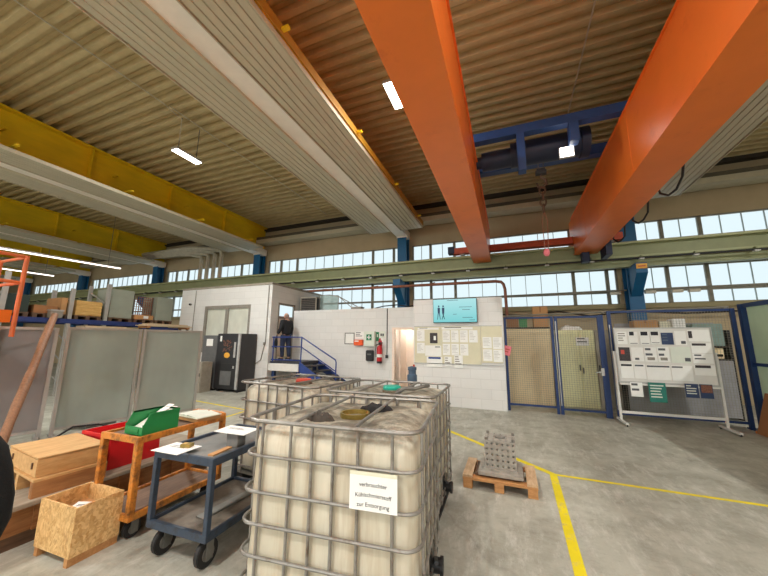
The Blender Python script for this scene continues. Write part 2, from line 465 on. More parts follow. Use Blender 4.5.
# back wall: bands between and around the two window rows
b = MB(); b.box(XW, XE, YN, YN + .25, 0, 2.92); b.box(XW, XE, YN, YN + .25, 4.12, 4.88)
b.box(XW, XE, YN, YN + .25, 5.66, ZC)
for cx in COLX + [11.3]: b.box(cx - .28, cx + .28, YN, YN + .25, 2.92, 5.66)
b.box(XW, -34.58, YN, YN + .25, 2.92, 5.66); b.box(11.3, XE, YN, YN + .25, 2.92, 5.66)
struct('wall_north', b, 'hall_wall')
wn = 0
for cx in COLX:
    for (z0, z1, mz) in ((4.88, 5.66, None), (2.92, 4.12, 3.34)):
        for (a, c, n) in SEG:
            x0, x1 = cx + a, cx + c; wn += 1; f = MB()
            f.box(x0, x0 + .05, YN + .02, YN + .12, z0, z1).box(x1 - .05, x1, YN + .02, YN + .12, z0, z1)
            f.box(x0, x1, YN + .02, YN + .12, z0, z0 + .035).box(x0, x1, YN + .02, YN + .12, z1 - .035, z1)
            if mz: f.box(x0, x1, YN + .0, YN + .1, mz - .035, mz + .035)
            w = struct(f'window_{wn}', f, 'mullion')
            g = MB()
            for k in range(1, n):
                xx = x0 + (x1 - x0) * k / n; g.box(xx - .009, xx + .009, YN + .05, YN + .09, z0, z1)
            if n > 1: g.build('glazing_bar', 'mullion_thin', w)
            MB().box(x0, x1, YN + .1, YN + .115, z0, z1).build('pane', 'window_pane', w)
struct('wall_south', MB().box(XW, XE, YS - .2, YS, 0, ZC + .1), 'hall_wall')
for k in range(6):  # unseen windows added behind the viewer as soft fill light
    x0 = -30 + k * 7.2
    w = struct(f'window_{60 + k}', MB().box(x0, x0 + 6.4, YS, YS + .04, 1.4, 1.48).box(x0, x0 + 6.4, YS, YS + .04, 4.02, 4.1).box(x0, x0 + .08, YS, YS + .04, 1.48, 4.02).box(x0 + 6.32, x0 + 6.4, YS, YS + .04, 1.48, 4.02).box(x0 + 3.16, x0 + 3.24, YS, YS + .04, 1.48, 4.02), 'mullion')
    MB().box(x0 + .08, x0 + 6.32, YS + .005, YS + .02, 1.48, 4.02).build('pane', 'south_fill_pane', w)
struct('wall_west', MB().box(XW - .2, XW, YS, YN + .3, 0, ZC + .1), 'hall_wall')
struct('wall_east', MB().box(XE, XE + .2, YS, YN + .3, 0, ZC + .1), 'hall_wall')
struct('trim_1', MB().box(XW, XE, 12.1, YN, 7.22, ZC), 'eave_dark')
struct('trim_2', MB().box(XW, XE, 12.15, YN, 2.78, 2.92), 'hall_olive')

# floor tape
def strip(n, p, q, w, z=.002):
    struct(n, MB().bar((*p, z / 2), (*q, z / 2), w, z), 'tape_yellow')
strip('trim_3', (-2.6, 7.7), (.42, 4.88), .085)
strip('trim_4', (.425, 4.9), (.36, 1.5), .085, .003)
strip('trim_5', (.40, 4.87), (4.6, 4.84), .05, .004)
strip('trim_6', (-9.2, 6.7), (-5.0, 6.05), .07)
strip('trim_7', (-5.85, 5.2), (-5.95, 6.1), .07)

# ------------------------------------------------------------------ columns, girders, radiant panels
ORD = {3.70: 'behind the right crane girder', -3.90: 'above the block wall beside the wall screen', -11.5: 'above the white office building',
       -19.1: 'just left of the vertical pipes', -26.7: 'second from the left end of the window wall', -34.3: 'at the far left end of the window wall'}
for cx in COLX:
    t = thing('steel_column', f'blue steel column on the window wall {ORD[cx]}', 'column', (cx, 11.95, 0), 0, 'blue wall columns')
    MB().box(-.19, .19, -.2, -.17, 0, 5.88).box(-.19, .19, .17, .2, 0, 5.88).box(-.015, .015, -.17, .17, 0, 5.88).build('shaft', 'column_blue', t)
    MB().box(-.22, .22, -.22, .22, 5.88, 5.93).build('cap_plate', 'cream', t)
    h = MB().prism([(-.14, -.2, 4.02), (-.14, -.85, 4.02), (-.14, -.85, 3.72), (-.14, -.2, 3.1)], (.28, 0, 0))
    h.build('bracket', 'column_blue', t)
    if cx == 3.70:
        s = MB().box(-.13, .13, -.875, -.855, 3.84, 3.99).build('warning_sign', 'warn_yellow', t, 'small yellow warning sign on the bracket')
        MB().box(-.09, .09, -.882, -.875, 3.895, 3.925).build('warning_stripe', 'cap_red', s)
GORD = {3.70: 'at the right behind the orange crane', -3.90: 'over the tank containers with a broad cream underside', -11.5: 'above the office, with yellow web seen at left',
        -19.1: 'second from the left among the yellow girders', -26.7: 'over the pallet rack at far left', -34.3: 'farthest left, over the strip lights'}
RORD = {3.70: 'behind the orange crane', -3.90: 'over the tanks', -11.5: 'above the office', -19.1: 'by the vertical pipes', -26.7: 'over the pallet rack', -34.3: 'over the strip lights'}
for cx in COLX:
    t = thing('roof_girder', f'yellow roof girder {GORD[cx]}', 'girder', (cx, 0, 5.8), 0, 'roof girders')
    MB().box(-.22, .22, YS, 12.2, .13, .4).build('bottom_flange', 'cream', t, 'cream painted bottom flange')
    MB().box(-.02, .02, YS, 12.2, .4, 1.5).build('web', 'yellow_steel', t)
    w = MB().box(-.2, .2, YS, 12.2, 1.5, 1.55).build('top_flange', 'yellow_steel', t)
    s = MB(); h = MB()
    yy = -9.6
    while yy < 11.5:
        s.box(-.17, .17, yy - .01, yy + .01, .5, 1.5).box(-.3, .3, yy + .6, yy + .64, .92, .96); yy += 2.4
    s.build('stiffener', 'yellow_steel', t)
    yy = -9.0
    while yy < 11.5:
        h.box(-1.22, 1.22, yy - .03, yy + .03, .235, .28); yy += 2.4
    h.build('hanger_bar', 'yellow_steel', t)
    for sd, nm in ((-1, 'left'), (1, 'right')):
        p = thing('radiant_panel', f'fluted grey heating panel on the {nm} flank of the girder {RORD[cx]}', 'heating panel', (cx + sd * .64, 0, 5.9), 0, 'radiant ceiling panels')
        q = MB()
        n = 6; w_ = .8 / n
        for k in range(n):
            x0 = -.4 + k * w_
            q.prism([(x0 + .012, YS + .5, 0), (x0 + w_ - .012, YS + .5, 0), (x0 + w_ - .002, YS + .5, .03), (x0 + .002, YS + .5, .03)], (0, 11.0 - YS - .5, 0))
        q.build('fluted_sheet', 'flute', p, flat=True)
        MB().box(-.41, .41, YS + .5, 11.0, .03, .055).build('back_sheet', 'flute_gap', p)
        MB().box(-.43, -.41, YS + .5, 11.0, -.02, .07).box(.41, .43, YS + .5, 11.0, -.02, .07).build('edge_strip', 'flute', p)
        if sd > 0 and cx == -3.90: MB().box(.44, .465, YS + .5, 11.0, .08, .24).build('edge_angle', 'yellow_dull', p, 'yellow steel edge angle')
        hb = MB()
        yy = -9.0
        while yy < 11: hb.box(-.01, .01, yy - .01, yy + .01, .05, .14); yy += 2.4
        hb.build('hanger', 'yellow_steel', p)
# duct of fluted sheets along the wall head
t = thing('eave_duct', 'fluted pale duct running along the wall under the eave above the windows', 'duct', (0, 11.62, 6.42))
q = MB()
for k in range(5): q.box(XW + 1, XE - .5, k * .12, k * .12 + .1, 0, .03)
q.box(XW + 1, XE - .5, -.02, -.005, -.02, .16)
q.build('duct_profile', 'flute', t)
MB().box(XW + 1, XE - .5, 0, .6, .035, .3).build('duct_back', 'flute_gap', t)

# ------------------------------------------------------------------ crane runway
def runway(name, label, y0, d):
    t = thing(name, label, 'crane rail', (0, y0, 0))
    MB().box(XW, XE, -.17, .17, 4.66, 4.72).build('top_flange', 'runway_light', t)
    MB().box(XW, XE, -.02, .02, 4.3, 4.66).build('web', 'runway_green', t)
    MB().box(XW, XE, -.15, .15, 4.24, 4.3).build('bottom_flange', 'runway_light', t)
    MB().box(XW, XE, d * .02, d * .2, 3.98, 4.2).build('lower_beam', 'runway_green', t)
    MB().box(XW, XE, -.03, .03, 4.72, 4.77).build('rail_head', 'steel_grey', t)
    if d > 0:
        c = MB(); c.box(XW, XE, -.26, -.2, 4.16, 4.2); c.build('conductor_bar', 'black_cable', t)
        i = MB(); x = XW + .5
        while x < XE: i.box(x - .06, x + .06, -.28, -.18, 4.135, 4.165); x += 1.25
        i.build('insulator', 'white_paint', t)
        i = MB(); x = XW + .5
        while x < XE: i.box(x - .02, x + .02, -.25, -.05, 4.2, 4.26); x += 1.25
        i.build('bracket', 'runway_green', t)
    return t
runway('crane_runway', 'green steel crane runway beam crossing the window wall with a black conductor bar', 11.4, 1)
runway('crane_runway', 'green steel crane runway beam on the wall behind the viewer', YS + .4, -1)

# ------------------------------------------------------------------ bridge crane
cr = thing('bridge_crane', 'orange double girder bridge crane spanning the hall overhead', 'crane', (0, 0, 4.42))
Y0, Y1 = YS + .75, 11.2
def girder(x0, x1):
    m = MB(); m.box(x0, x1, Y0, Y1, 0, .02)
    m.box(x0 + .03, x0 + .05, Y0, Y1, .02, 1.2).box(x1 - .05, x1 - .03, Y0, Y1, .02, 1.2).box(x0, x1, Y0, Y1, 1.2, 1.22)
    m.box(x0 + .05, x1 - .05, Y0, Y0 + .02, .02, 1.2).box(x0 + .05, x1 - .05, Y1 - .02, Y1, .02, 1.2)
    m.box(x0 + .03, x1 - .03, Y1 - .01, 11.7, .44, 1.22)
    g = m.build('box_girder', 'orange_steel', cr)
    s = MB()
    for yy in (-6, -2, 2.0, 6.0, 9.5): s.box(x0 + .026, x0 + .03, yy, yy + .012, .02, 1.2).box(x1 - .03, x1 - .026, yy, yy + .012, .02, 1.2)
    s.build('weld_seam', 'orange_steel', g)
    MB().box((x0 + x1) / 2 - .03, (x0 + x1) / 2 + .03, Y0, Y1, 1.22, 1.28).build('trolley_rail', 'steel_grey', cr)
girder(-1.04, -.455); girder(2.03, 2.67)
for yy, nm in ((11.4, 'n'), (YS + .4, 's')):
    e = MB().box(-1.75, 3.4, yy - .13, yy + .13, .42, .64).build('end_carriage', 'red_orange', cr)
    w = MB()
    for xx in (-1.45, 3.1): w.cyl((xx, yy - .08, .45), (xx, yy + .08, .45), .1, 20)
    w.build('wheel', 'steel_grey', e)
    k = MB().box(-1.95, -1.72, yy - .15, yy + .12, .44, .7).build('buffer_motor', 'crane_dark', e)
    MB().box(-1.05, -.5, yy - .3, yy + .1, .36, .64).box(2.1, 2.6, yy - .3, yy + .1, .36, .64).build('girder_seat', 'red_orange', e)
d = MB()
for k, yy in enumerate((6.9, 8.4, 9.9)):
    d.tube([(2.9, yy - .5, .3), (2.92, yy - .35, .1 - .05 * k), (2.92, yy - .1, -.02), (2.92, yy + .2, .0), (2.9, yy + .45, .16), (2.9, yy + .5, .3)], .02, 6)
d.build('festoon_cable', 'black_cable', cr)
MB().box(2.85, 2.95, Y0, Y1, .3, .36).bar((2.72, 2, .33), (2.9, 2, .33), .05, .05).bar((2.72, 7, .33), (2.9, 7, .33), .05, .05).build('cable_track', 'black_cable', cr)
MB().box(2.7, 2.85, 10.4, 11.0, -.25, .2).box(2.2, 2.4, 10.9, 11.15, -.3, 0).build('junction_box', 'crane_dark', cr)

tr = thing('crane_trolley', 'blue hoist trolley riding on top of the two orange crane girders', 'hoist trolley', (.78, 6.75, 5.70))
MB().box(-1.75, 1.75, -.62, -.45, .02, .2).build('frame_beam', 'crane_blue', tr)
MB().box(-1.75, 1.75, .62, .82, -.02, .2).build('frame_beam', 'crane_blue', tr)
for sx in (-1, 1): MB().box(sx * 1.62 - .08, sx * 1.62 + .08, -.42, .62, .02, .18).build('cross_beam', 'crane_blue', tr)
MB().box(-.45, -.31, -.66, -.46, -.78, .02).build('hanger_leg', 'crane_blue', tr)
MB().box(.45, .6, -.66, -.46, -.38, .02).build('hanger_leg', 'crane_blue', tr)
MB().cyl((-.55, .1, -.02), (.75, .1, -.02), .26, 24).build('hoist_drum', 'crane_dark', tr)
mm = MB().cyl((-1.15, .1, -.05), (-.55, .1, -.05), .2, 18).cyl((-1.28, .1, -.05), (-1.15, .1, -.05), .13, 14).build('hoist_motor', 'crane_dark', tr)
MB().cyl((.75, .1, -.02), (.9, .1, -.02), .3, 24).build('end_disc', 'crane_dark', tr)
f = MB().box(.3, .56, -.35, -.3, -.52, -.3).build('work_light', 'silver', tr)
MB().box(.32, .54, -.36, -.35, -.5, -.32).build('lens', 'lamp_lens', f)
MB().tube([(-.03, .1, -.3), (-.03, .1, -.5)], .008, 6).tube([(.07, .1, -.3), (.05, .1, -.5)], .008, 6).build('hoist_rope', 'steel_grey', tr)
hk = MB().box(-.07, .09, .05, .15, -.56, -.44).cyl((-.09, .1, -.52), (.11, .1, -.52), .06, 14).build('hook_block', 'dark_base', tr)
hm = MB()
hm.tube([(.01, .1, -.56), (.01, .1, -.64), (.08, .1, -.69), (.1, .1, -.78), (.02, .1, -.85), (-.06, .1, -.82), (-.08, .1, -.74)], [.022, .024, .03, .034, .032, .024, .014], 8)
hm.build('hook', 'hook_brown', hk)
for k in range(4):
    zc = -.92 - k * .13
    MB().tube([(.01 + (.055 * math.cos(a) if k % 2 == 0 else 0), .1 + (.055 * math.cos(a) if k % 2 else 0), zc + .085 * math.sin(a)) for a in [2 * PI * i / 12 for i in range(12)]], .02, 6, True).build('chain_link', 'hook_brown', tr)
for dx in (-.04, .06): MB().tube([(.01, .1, -1.38), (dx, .1, -1.6), (dx * .6, .1, -2.17)], .008, 5).build('sling', 'pipe_brown', tr)
MB().ell((.0, .1, -2.25), .06, .04, .08).build('sling_tag', 'pink', tr)

# ------------------------------------------------------------------ lamps
def area(parent, loc, sx, sy, w, col=(1, .99, .935)):
    L = bpy.data.lights.new('lamp_light', 'AREA'); L.shape = 'RECTANGLE'; L.size = sx; L.size_y = sy; L.energy = w; L.color = col
    o = bpy.data.objects.new('lamp_light', L); COL.objects.link(o); o.parent = parent; o.location = loc; return o
LW = 235
def lamp(x, y, z, label, w=LW):
    t = thing('hanging_lamp', label, 'ceiling lamp', (x, y, z), 0, 'hanging hall lamps')
    MB().box(-.11, .11, -.36, .36, .0, .07).build('housing', 'silver', t, bev=.01)
    MB().box(-.095, .095, -.34, .34, -.012, .0).build('lens', 'lamp_lens', t)
    MB().tube([(0, -.25, .07), (0, -.25, ZC - z)], .012, 6).tube([(0, .25, .07), (0, .25, ZC - z)], .012, 6).build('hanger_rod', 'steel_grey', t)
    area(t, (0, 0, -.03), .2, .68, w)
lamp(-7.62, 5.1, 6.4, 'lit white LED lamp hanging from the corrugated ceiling between two yellow girders')
lamp(-1.85, 5.1, 6.4, 'lit white LED lamp hanging beside the left orange crane girder', 60)
lamp(7.8, 5.1, 6.4, 'added unseen LED lamp hanging from the ceiling right of the crane', 300)  # out of view, added to brighten the right side
lamp(1.75, 1.6, 6.4, 'lit LED lamp hanging above the crane between its girders', 90)
for k, (x, y) in enumerate([(-7.62, -2), (-1.85, -2), (5.6, -2.5), (-7.62, -8), (-1.85, -8), (5.6, -8)]):  # unseen lamps added to keep the floor evenly lit
    lamp(x, y, 6.4, ['first', 'second', 'third', 'fourth', 'fifth', 'sixth'][k] + ' added unseen LED lamp hanging behind the viewer')
for k, (x, y) in enumerate([(-15.3, -3), (-22.9, -3), (-30, -3), (-22.9, -9)]):  # more unseen lamps added out of view for general hall light
    lamp(x, y, 6.4, ['first', 'second', 'third', 'fourth'][k] + ' added unseen LED lamp of the aisle beyond the pallet rack')
def strip_light(x0, y0, x1, y1, z, label):
    t = thing('strip_light', label, 'ceiling lamp', (x0, y0, z), 0, 'long strip lights at left')
    MB().bar((0, 0, .03), (x1 - x0, y1 - y0, .03), .12, .05).build('housing', 'silver', t)
    MB().bar((0, 0, -.01), (x1 - x0, y1 - y0, -.01), .09, .04).build('tube', 'tube_lens', t)
    m = MB()
    for k in (.1, .9): m.tube([((x1 - x0) * k, (y1 - y0) * k, .05), ((x1 - x0) * k, (y1 - y0) * k, ZC - z)], .01, 5)
    m.build('hanger_rod', 'steel_grey', t)
strip_light(-16.5, 3.9, -15.85, 8.3, 4.75, 'long lit strip light at left running over the pallet rack')
strip_light(-21.1, 5.0, -21.0, 8.2, 4.75, 'lower shorter lit strip light at the left edge behind the orange basket')

# ceiling conduits
t = thing('ceiling_conduit', 'thin cable conduit along the ceiling feeding the left hanging lamp', 'conduit', (-7.45, 0, 7.3))
MB().tube([(0, -6, 0), (-.05, 4.3, 0), (-.1, 4.8, -.05), (-.17, 4.85, -.6)], .014, 6).tube([(0, 4.4, 0), (.05, 11.5, 0)], .014, 6).build('conduit_pipe', 'pipe_grey', t)
t = thing('ceiling_conduit', 'thin conduit on the ceiling between the two orange girders', 'conduit', (1.55, 0, 7.3))
MB().tube([(0, -6, 0), (.1, 8.6, 0)], .016, 6).build('conduit_pipe', 'pipe_grey', t)

# pipes on the window wall
t = thing('service_pipes', 'bundle of grey vertical pipes in front of the windows bending along the ceiling', 'pipes', (-14.6, 11.75, 0))
for k in range(4):
    x = -.75 + k * .48
    MB().tube([(x, 0, 4.75), (x, 0, 6.0 + .06 * k), (x - .1, 0, 6.15 + .06 * k), (x - .5, -.3, 6.22 + .06 * k), (x - 1.2 - .1 * k, -.5 - .06 * k, 6.25 + .06 * k), (-5.3, -.6 - .06 * k, 6.2 + .06 * k)], .1, 8).build('pipe', 'pipe_grey', t)
t = thing('heating_pipe', 'brown pipe along the windows bending down beside the blue fence', 'pipe', (0, 11.0, 0))
MB().tube([(-9.4, 0, 3.74), (-.35, 0, 3.69), (-.17, 0, 3.66), (-.1, 0, 3.58), (-.06, 0, 3.4), (-.04, 0, 2.45)], .05, 10).build('pipe_run', 'pipe_brown', t)
m = MB()
for x in (-7.5, -5, -2.6): m.bar((x, 0, 3.72), (x, .9, 3.95), .03, .03)
m.build('pipe_clip', 'pipe_brown', t)
t = thing('cable_run', 'grey cable pipe with clamps crossing the right windows', 'pipe', (0, 11.9, 0))
MB().tube([(4.0, 0, 3.33), (XE, 0, 3.38)], .03, 6).tube([(-.2, 0, 3.3), (3.5, 0, 3.33)], .03, 6).build('pipe_run', 'mullion', t)
m = MB()
for x in (3.2, 4.1, 4.75, 5.15): m.box(x - .13, x + .13, -.06, .06, 3.2, 3.28)
m.build('clamp', 'pipe_grey', t)

# ================================================================== OFFICE BLOCK
b = MB(); x0, x1, yb, zt = -12.3, -7.72, 8.75, 3.63
b.box(x0, -10.95, yb, yb + .2, 0, zt).box(-8.65, x1 - .2, yb, yb + .2, 0, zt).box(-10.95, -8.65, yb, yb + .2, 2.95, zt).box(-10.95, -8.65, yb, yb + .2, 0, 1.2)
struct('wall_block_front', b, 'brick_x')
b = MB().box(x1 - .2, x1, yb, 9.1, 0, zt).box(x1 - .2, x1, 10.05, 12.0, 0, zt).box(x1 - .2, x1, 9.1, 10.05, 3.02, zt).box(x1 - .2, x1, 9.1, 10.05, 0, .95)
struct('wall_block_side', b, 'brick_y')
struct('trim_8', MB().box(x0, x1, yb - .02, 12.0, zt, zt + .08), 'office_grey')
struct('wall_block_left', MB().box(x0, x0 + .2, yb + .2, 12.0, 0, zt), 'brick_y')
w = struct('window_90', MB().box(-10.95, -8.65, yb + .0, yb + .1, 2.83, 2.95).box(-10.95, -10.83, yb, yb + .1, 1.2, 2.83).box(-8.75, -8.65, yb, yb + .1, 1.2, 2.83).box(-9.87, -9.73, yb, yb + .1, 1.2, 2.83).box(-10.83, -8.75, yb, yb + .1, 1.2, 1.28), 'frame_grey')
MB().box(-10.83, -9.87, yb + .05, yb + .06, 1.28, 2.83).box(-9.73, -8.75, yb + .05, yb + .06, 1.28, 2.83).build('pane', 'office_pane', w)
bl = MB()
for k in range(18): bl.box(-10.8, -9.9, yb + .12, yb + .15, 1.35 + k * .082, 1.40 + k * .082)
bl.build('blind', 'paper_cream', w)
m = MB()
for (a, c, e, g) in ((-9.7, -9.4, 2.45, 2.75), (-9.38, -9.05, 2.45, 2.72), (-9.7, -9.4, 2.1, 2.42), (-9.36, -9.02, 2.05, 2.4)): m.box(a, c, yb + .09, yb + .1, e, g)
m.build('taped_sheet', 'white_sheet', w)
d = struct('door_1', MB().box(x1 - .12, x1 + .02, 9.1, 9.16, .95, 3.02).box(x1 - .12, x1 + .02, 9.99, 10.05, .95, 3.02).box(x1 - .12, x1 + .02, 9.16, 9.99, 2.95, 3.02).box(x1 - .12, x1 + .02, 9.16, 9.99, 2.46, 2.54), 'frame_grey')
MB().box(x1 - .08, x1 - .06, 9.16, 9.99, 2.54, 2.95).build('transom_pane', 'window_pane', d)
MB().box(x1 - 1.0, x1 - .1, 9.18, 9.22, .97, 2.46).build('door_leaf', 'frame_grey', d)
struct('wall_block_inside', MB().box(x1 - 2.2, x1 - 2.1, yb + .2, 12.0, 0, zt - .05), 'salmon')
struct('trim_9', MB().box(x1 - 2.2, x1 - .2, yb + .2, 12.0, .85, .94), 'office_grey')
t = thing('wall_conduit', 'thin grey conduit running down the office corner beside the doorway', 'conduit', (x1 - .14, yb - .02, 0))
MB().tube([(0, 0, 3.6), (0, 0, 1.55), (-.05, 0, 1.45), (-.15, 0, 1.0), (-.5, 0, .8)], .014, 6).build('conduit_pipe', 'frame_grey', t)
MB().box(-.06, -.0, -.04, 0, 1.5, 1.6).build('junction_box', 'frame_grey', t)
t = thing('wall_conduit', 'vertical conduit near the left edge of the office front', 'conduit', (-11.5, yb - .02, 0))
MB().tube([(0, 0, 3.6), (0, 0, 1.9)], .014, 6).build('conduit_pipe', 'frame_grey', t)
t = thing('wall_lamp', 'small round lamp on the office front at far left', 'wall lamp', (-11.75, yb, 3.05))
MB().cyl((0, 0, 0), (0, -.05, 0), .045, 12).build('body', 'frame_grey', t)
MB().ell((0, -.06, 0), .035, .03, .035).build('bulb', 'dark_base', t)

def room_fill_lamp(x, y, z, w, label):  # unseen lamps added to brighten the room interiors
    t = thing('room_fill_lamp', label, 'ceiling lamp', (x, y, z), 0, 'added fill lamps inside the rooms')
    MB().box(-.3, .3, -.1, .1, 0, .05).build('housing', 'silver', t); MB().box(-.28, .28, -.08, .08, -.01, 0).build('lens', 'lamp_lens', t)
    area(t, (0, 0, -.03), .5, .15, w)
room_fill_lamp(-8.8, 9.8, 3.5, 22, 'added unseen lamp on the ceiling inside the white office')
room_fill_lamp(-10.6, 10.2, 3.5, 25, 'added unseen lamp on the ceiling inside the office behind its window')
struct('trim_11', MB().box(-12.1, -7.92, 8.95, 12.0, 3.55, 3.62), 'office_grey')
room_fill_lamp(-3.3, 10.6, 2.64, 26, 'added unseen lamp inside the pale room beyond the narrow doorway')
# landing and stairs
ST = thing('stair_landing', 'white edged landing with dark stairs and blue handrail at the office door', 'stairs', (0, 8.85, 0))
MB().box(-7.7, -6.5, .0, 1.15, .86, .97).build('platform_top', 'tread_dark', ST)
MB().box(-7.72, -6.5, -.05, .0, .66, .9).build('platform_edge', 'white_paint', ST, 'white edge beam of the landing')
MB().box(-7.65, -7.55, .05, .15, 0, .86).box(-6.65, -6.55, .05, .15, 0, .86).box(-6.65, -6.55, 1.0, 1.1, 0, .86).build('support_post', 'fence_blue', ST)
for k in range(5):
    MB().box(-6.5 + k * .26, -6.2 + k * .26, .06, 1.12, .80 - k * .16, .84 - k * .16).build('tread', 'tread_dark', ST)
for yy in (.0, 1.13): MB().prism([(-6.5, yy, .97), (-6.5, yy, .66), (-5.1, yy, -.0), (-4.95, yy, .0), (-4.95, yy, .08)], (0, .05, 0)).build('stringer', 'rail_blue', ST)
hr = MB(); r = .022
hr.tube([(-7.68, .02, 1.78), (-6.46, .02, 1.78), (-5.15, .02, 1.08), (-5.12, .02, 1.0), (-5.12, .02, .1)], r, 8)
hr.tube([(-7.68, .02, 1.46), (-6.46, .02, 1.46), (-5.12, .02, .72)], r * .85, 8)
hr.tube([(-7.68, .02, 1.02), (-6.46, .02, 1.02)], r * .85, 8)
hr.tube([(-6.46, .02, .9), (-6.46, .02, 1.78)], r, 8).tube([(-7.62, .02, .9), (-7.62, .02, 1.78)], r, 8)
hr.build('handrail', 'rail_blue', ST)

# person in the doorway
pp = thing('person', 'person in dark jacket and jeans standing at the office door with back turned', 'person', (-7.55, 9.40, .97), R(80))
V = [(0, 0, .9), (0, -.01, 1.1), (0, -.02, 1.3), (0, -.01, 1.4), (0, .01, 1.48), (-.1, 0, .86), (.1, 0, .86), (-.11, .03, .48), (.11, -.06, .48), (-.11, .0, .09), (.11, -.1, .09), (-.12, .1, .03), (.12, .0, .03),
     (-.19, -.01, 1.36), (.19, -.01, 1.36), (-.28, -.04, 1.1), (.24, -.03, 1.1), (-.29, .12, .9), (.24, .05, .86)]
E_ = [(0, 1), (1, 2), (2, 3), (3, 4), (0, 5), (0, 6), (5, 7), (6, 8), (7, 9), (8, 10), (9, 11), (10, 12), (3, 13), (3, 14), (13, 15), (14, 16), (15, 17), (16, 18)]
body = skin('body', V, E_, [(.11, .08), (.11, .075), (.13, .08), (.09, .07), .05, .07, .07, .055, .055, .04, .04, .03, .03, .06, .06, .042, .042, .03, .03], 'skin', pp)
h = MB().ell((0, .03, 1.58), .075, .095, .11, 18, 12); h.ell((0, .125, 1.575), .014, .022, .02, 8, 6).ell((-.078, .03, 1.575), .014, .022, .03, 8, 6).ell((.078, .03, 1.575), .014, .022, .03, 8, 6)
h.build('head', 'skin', pp)
MB().ell((-.03, .115, 1.6), .012, .012, .009, 8, 6).ell((.03, .115, 1.6), .012, .012, .009, 8, 6).build('eye', 'white_sheet', pp)
MB().ell((0, .112, 1.53), .026, .012, .006, 10, 6).build('mouth', 'cap_red', pp)
MB().ell((0, .0, 1.575), .079, .085, .085, 16, 10).build('hair', 'hair', pp, 'cropped thinning hair')
skin('jacket', [(0, 0, .84), (0, -.01, 1.1), (0, -.02, 1.3), (0, -.01, 1.42), (-.2, -.01, 1.36), (.2, -.01, 1.36), (-.285, -.04, 1.1), (.245, -.03, 1.1), (-.29, .1, .93), (.24, .04, .9)],
     [(0, 1), (1, 2), (2, 3), (2, 4), (2, 5), (4, 6), (5, 7), (6, 8), (7, 9)], [(.2, .15), (.185, .14), (.205, .145), (.09, .085), .095, .095, .068, .068, .058, .058], 'jacket', pp)
skin('trousers', [(0, 0, .98), (-.1, 0, .85), (.1, 0, .85), (-.11, .03, .48), (.11, -.06, .48), (-.11, .0, .1), (.11, -.1, .1)], [(0, 1), (0, 2), (1, 3), (2, 4), (3, 5), (4, 6)], [(.17, .125), .12, .12, .085, .085, .068, .068], 'jeans', pp)
MB().ell((-.115, .06, .045), .05, .14, .05).ell((.115, -.04, .045), .05, .14, .05).build('shoe', 'leather', pp)
for sx, c in ((-1, (-.29, .14, .87)), (1, (.24, .06, .82))):
    hv = MB().ell(c, .028, .045, .05, 10, 8)
    for k in range(4): hv.tube([(c[0], c[1] - .03 + k * .02, c[2] - .03), (c[0] + sx * .006, c[1] - .032 + k * .022, c[2] - .085 + abs(k - 1.5) * .006), (c[0] - sx * .012, c[1] - .03 + k * .021, c[2] - .11 + abs(k - 1.5) * .007)], [.01, .009, .007], 6)
    hv.tube([(c[0], c[1] + .03, c[2]), (c[0] - sx * .01, c[1] + .065, c[2] - .03), (c[0] - sx * .015, c[1] + .07, c[2] - .055)], [.011, .01, .008], 6)
    hv.build('hand', 'skin', pp)
t = thing('carried_bag', 'dark bag hanging from the left hand of the person at the office door', 'bag', (-7.74, 9.09, 1.38))
skin('bag_body', [(0, 0, .2), (0, 0, .4), (.0, 0, .02)], [(0, 1), (0, 2)], [(.1, .08), (.04, .04), (.07, .06)], 'jacket', t)
MB().tube([(-.04, 0, .4), (-.03, 0, .46), (.03, 0, .46), (.04, 0, .4)], .01, 6).build('handle', 'leather', t)

# things on the roof above the block wall
# ================================================================== BLOCK WALLS
struct('wall_middle', MB().box(-7.72, -3.66, 10.0, 10.2, 0, 2.80).box(-3.66, -2.5, 10.0, 10.2, 2.13, 2.80), 'brick_x')
struct('wall_block_right', MB().box(-2.52, -.14, 8.65, 8.85, 0, 2.84).box(-2.52, -2.32, 8.85, 10.0, 0, 2.84), 'brick_x')
struct('wall_behind_doorway', MB().box(-4.6, -2.5, 11.3, 11.4, 0, 2.75), 'salmon')
d = struct('door_2', MB().box(-3.66, -3.58, 9.98, 10.12, 0, 2.13).box(-2.6, -2.52, 9.98, 10.12, 0, 2.13).box(-3.58, -2.6, 9.98, 10.12, 2.06, 2.13), 'salmon')
MB().box(-3.5, -3.44, 10.2, 11.0, 0.02, 2.05).build('door_leaf', 'salmon', d)
t = thing('wall_locker', 'pale locker seen through the narrow doorway', 'locker', (-3.05, 11.05, 0))
MB().box(-.45, .4, -.2, .2, 0, 2.0).build('body', 'salmon', t, bev=.01)
MB().box(-.43, -.04, -.215, -.2, .05, 1.96).box(.0, .38, -.215, -.2, .05, 1.96).build('door', 'salmon', t)
MB().box(-.1, -.07, -.23, -.215, 1.0, 1.1).box(.03, .06, -.23, -.215, 1.0, 1.1).build('handle', 'cap_red', t)

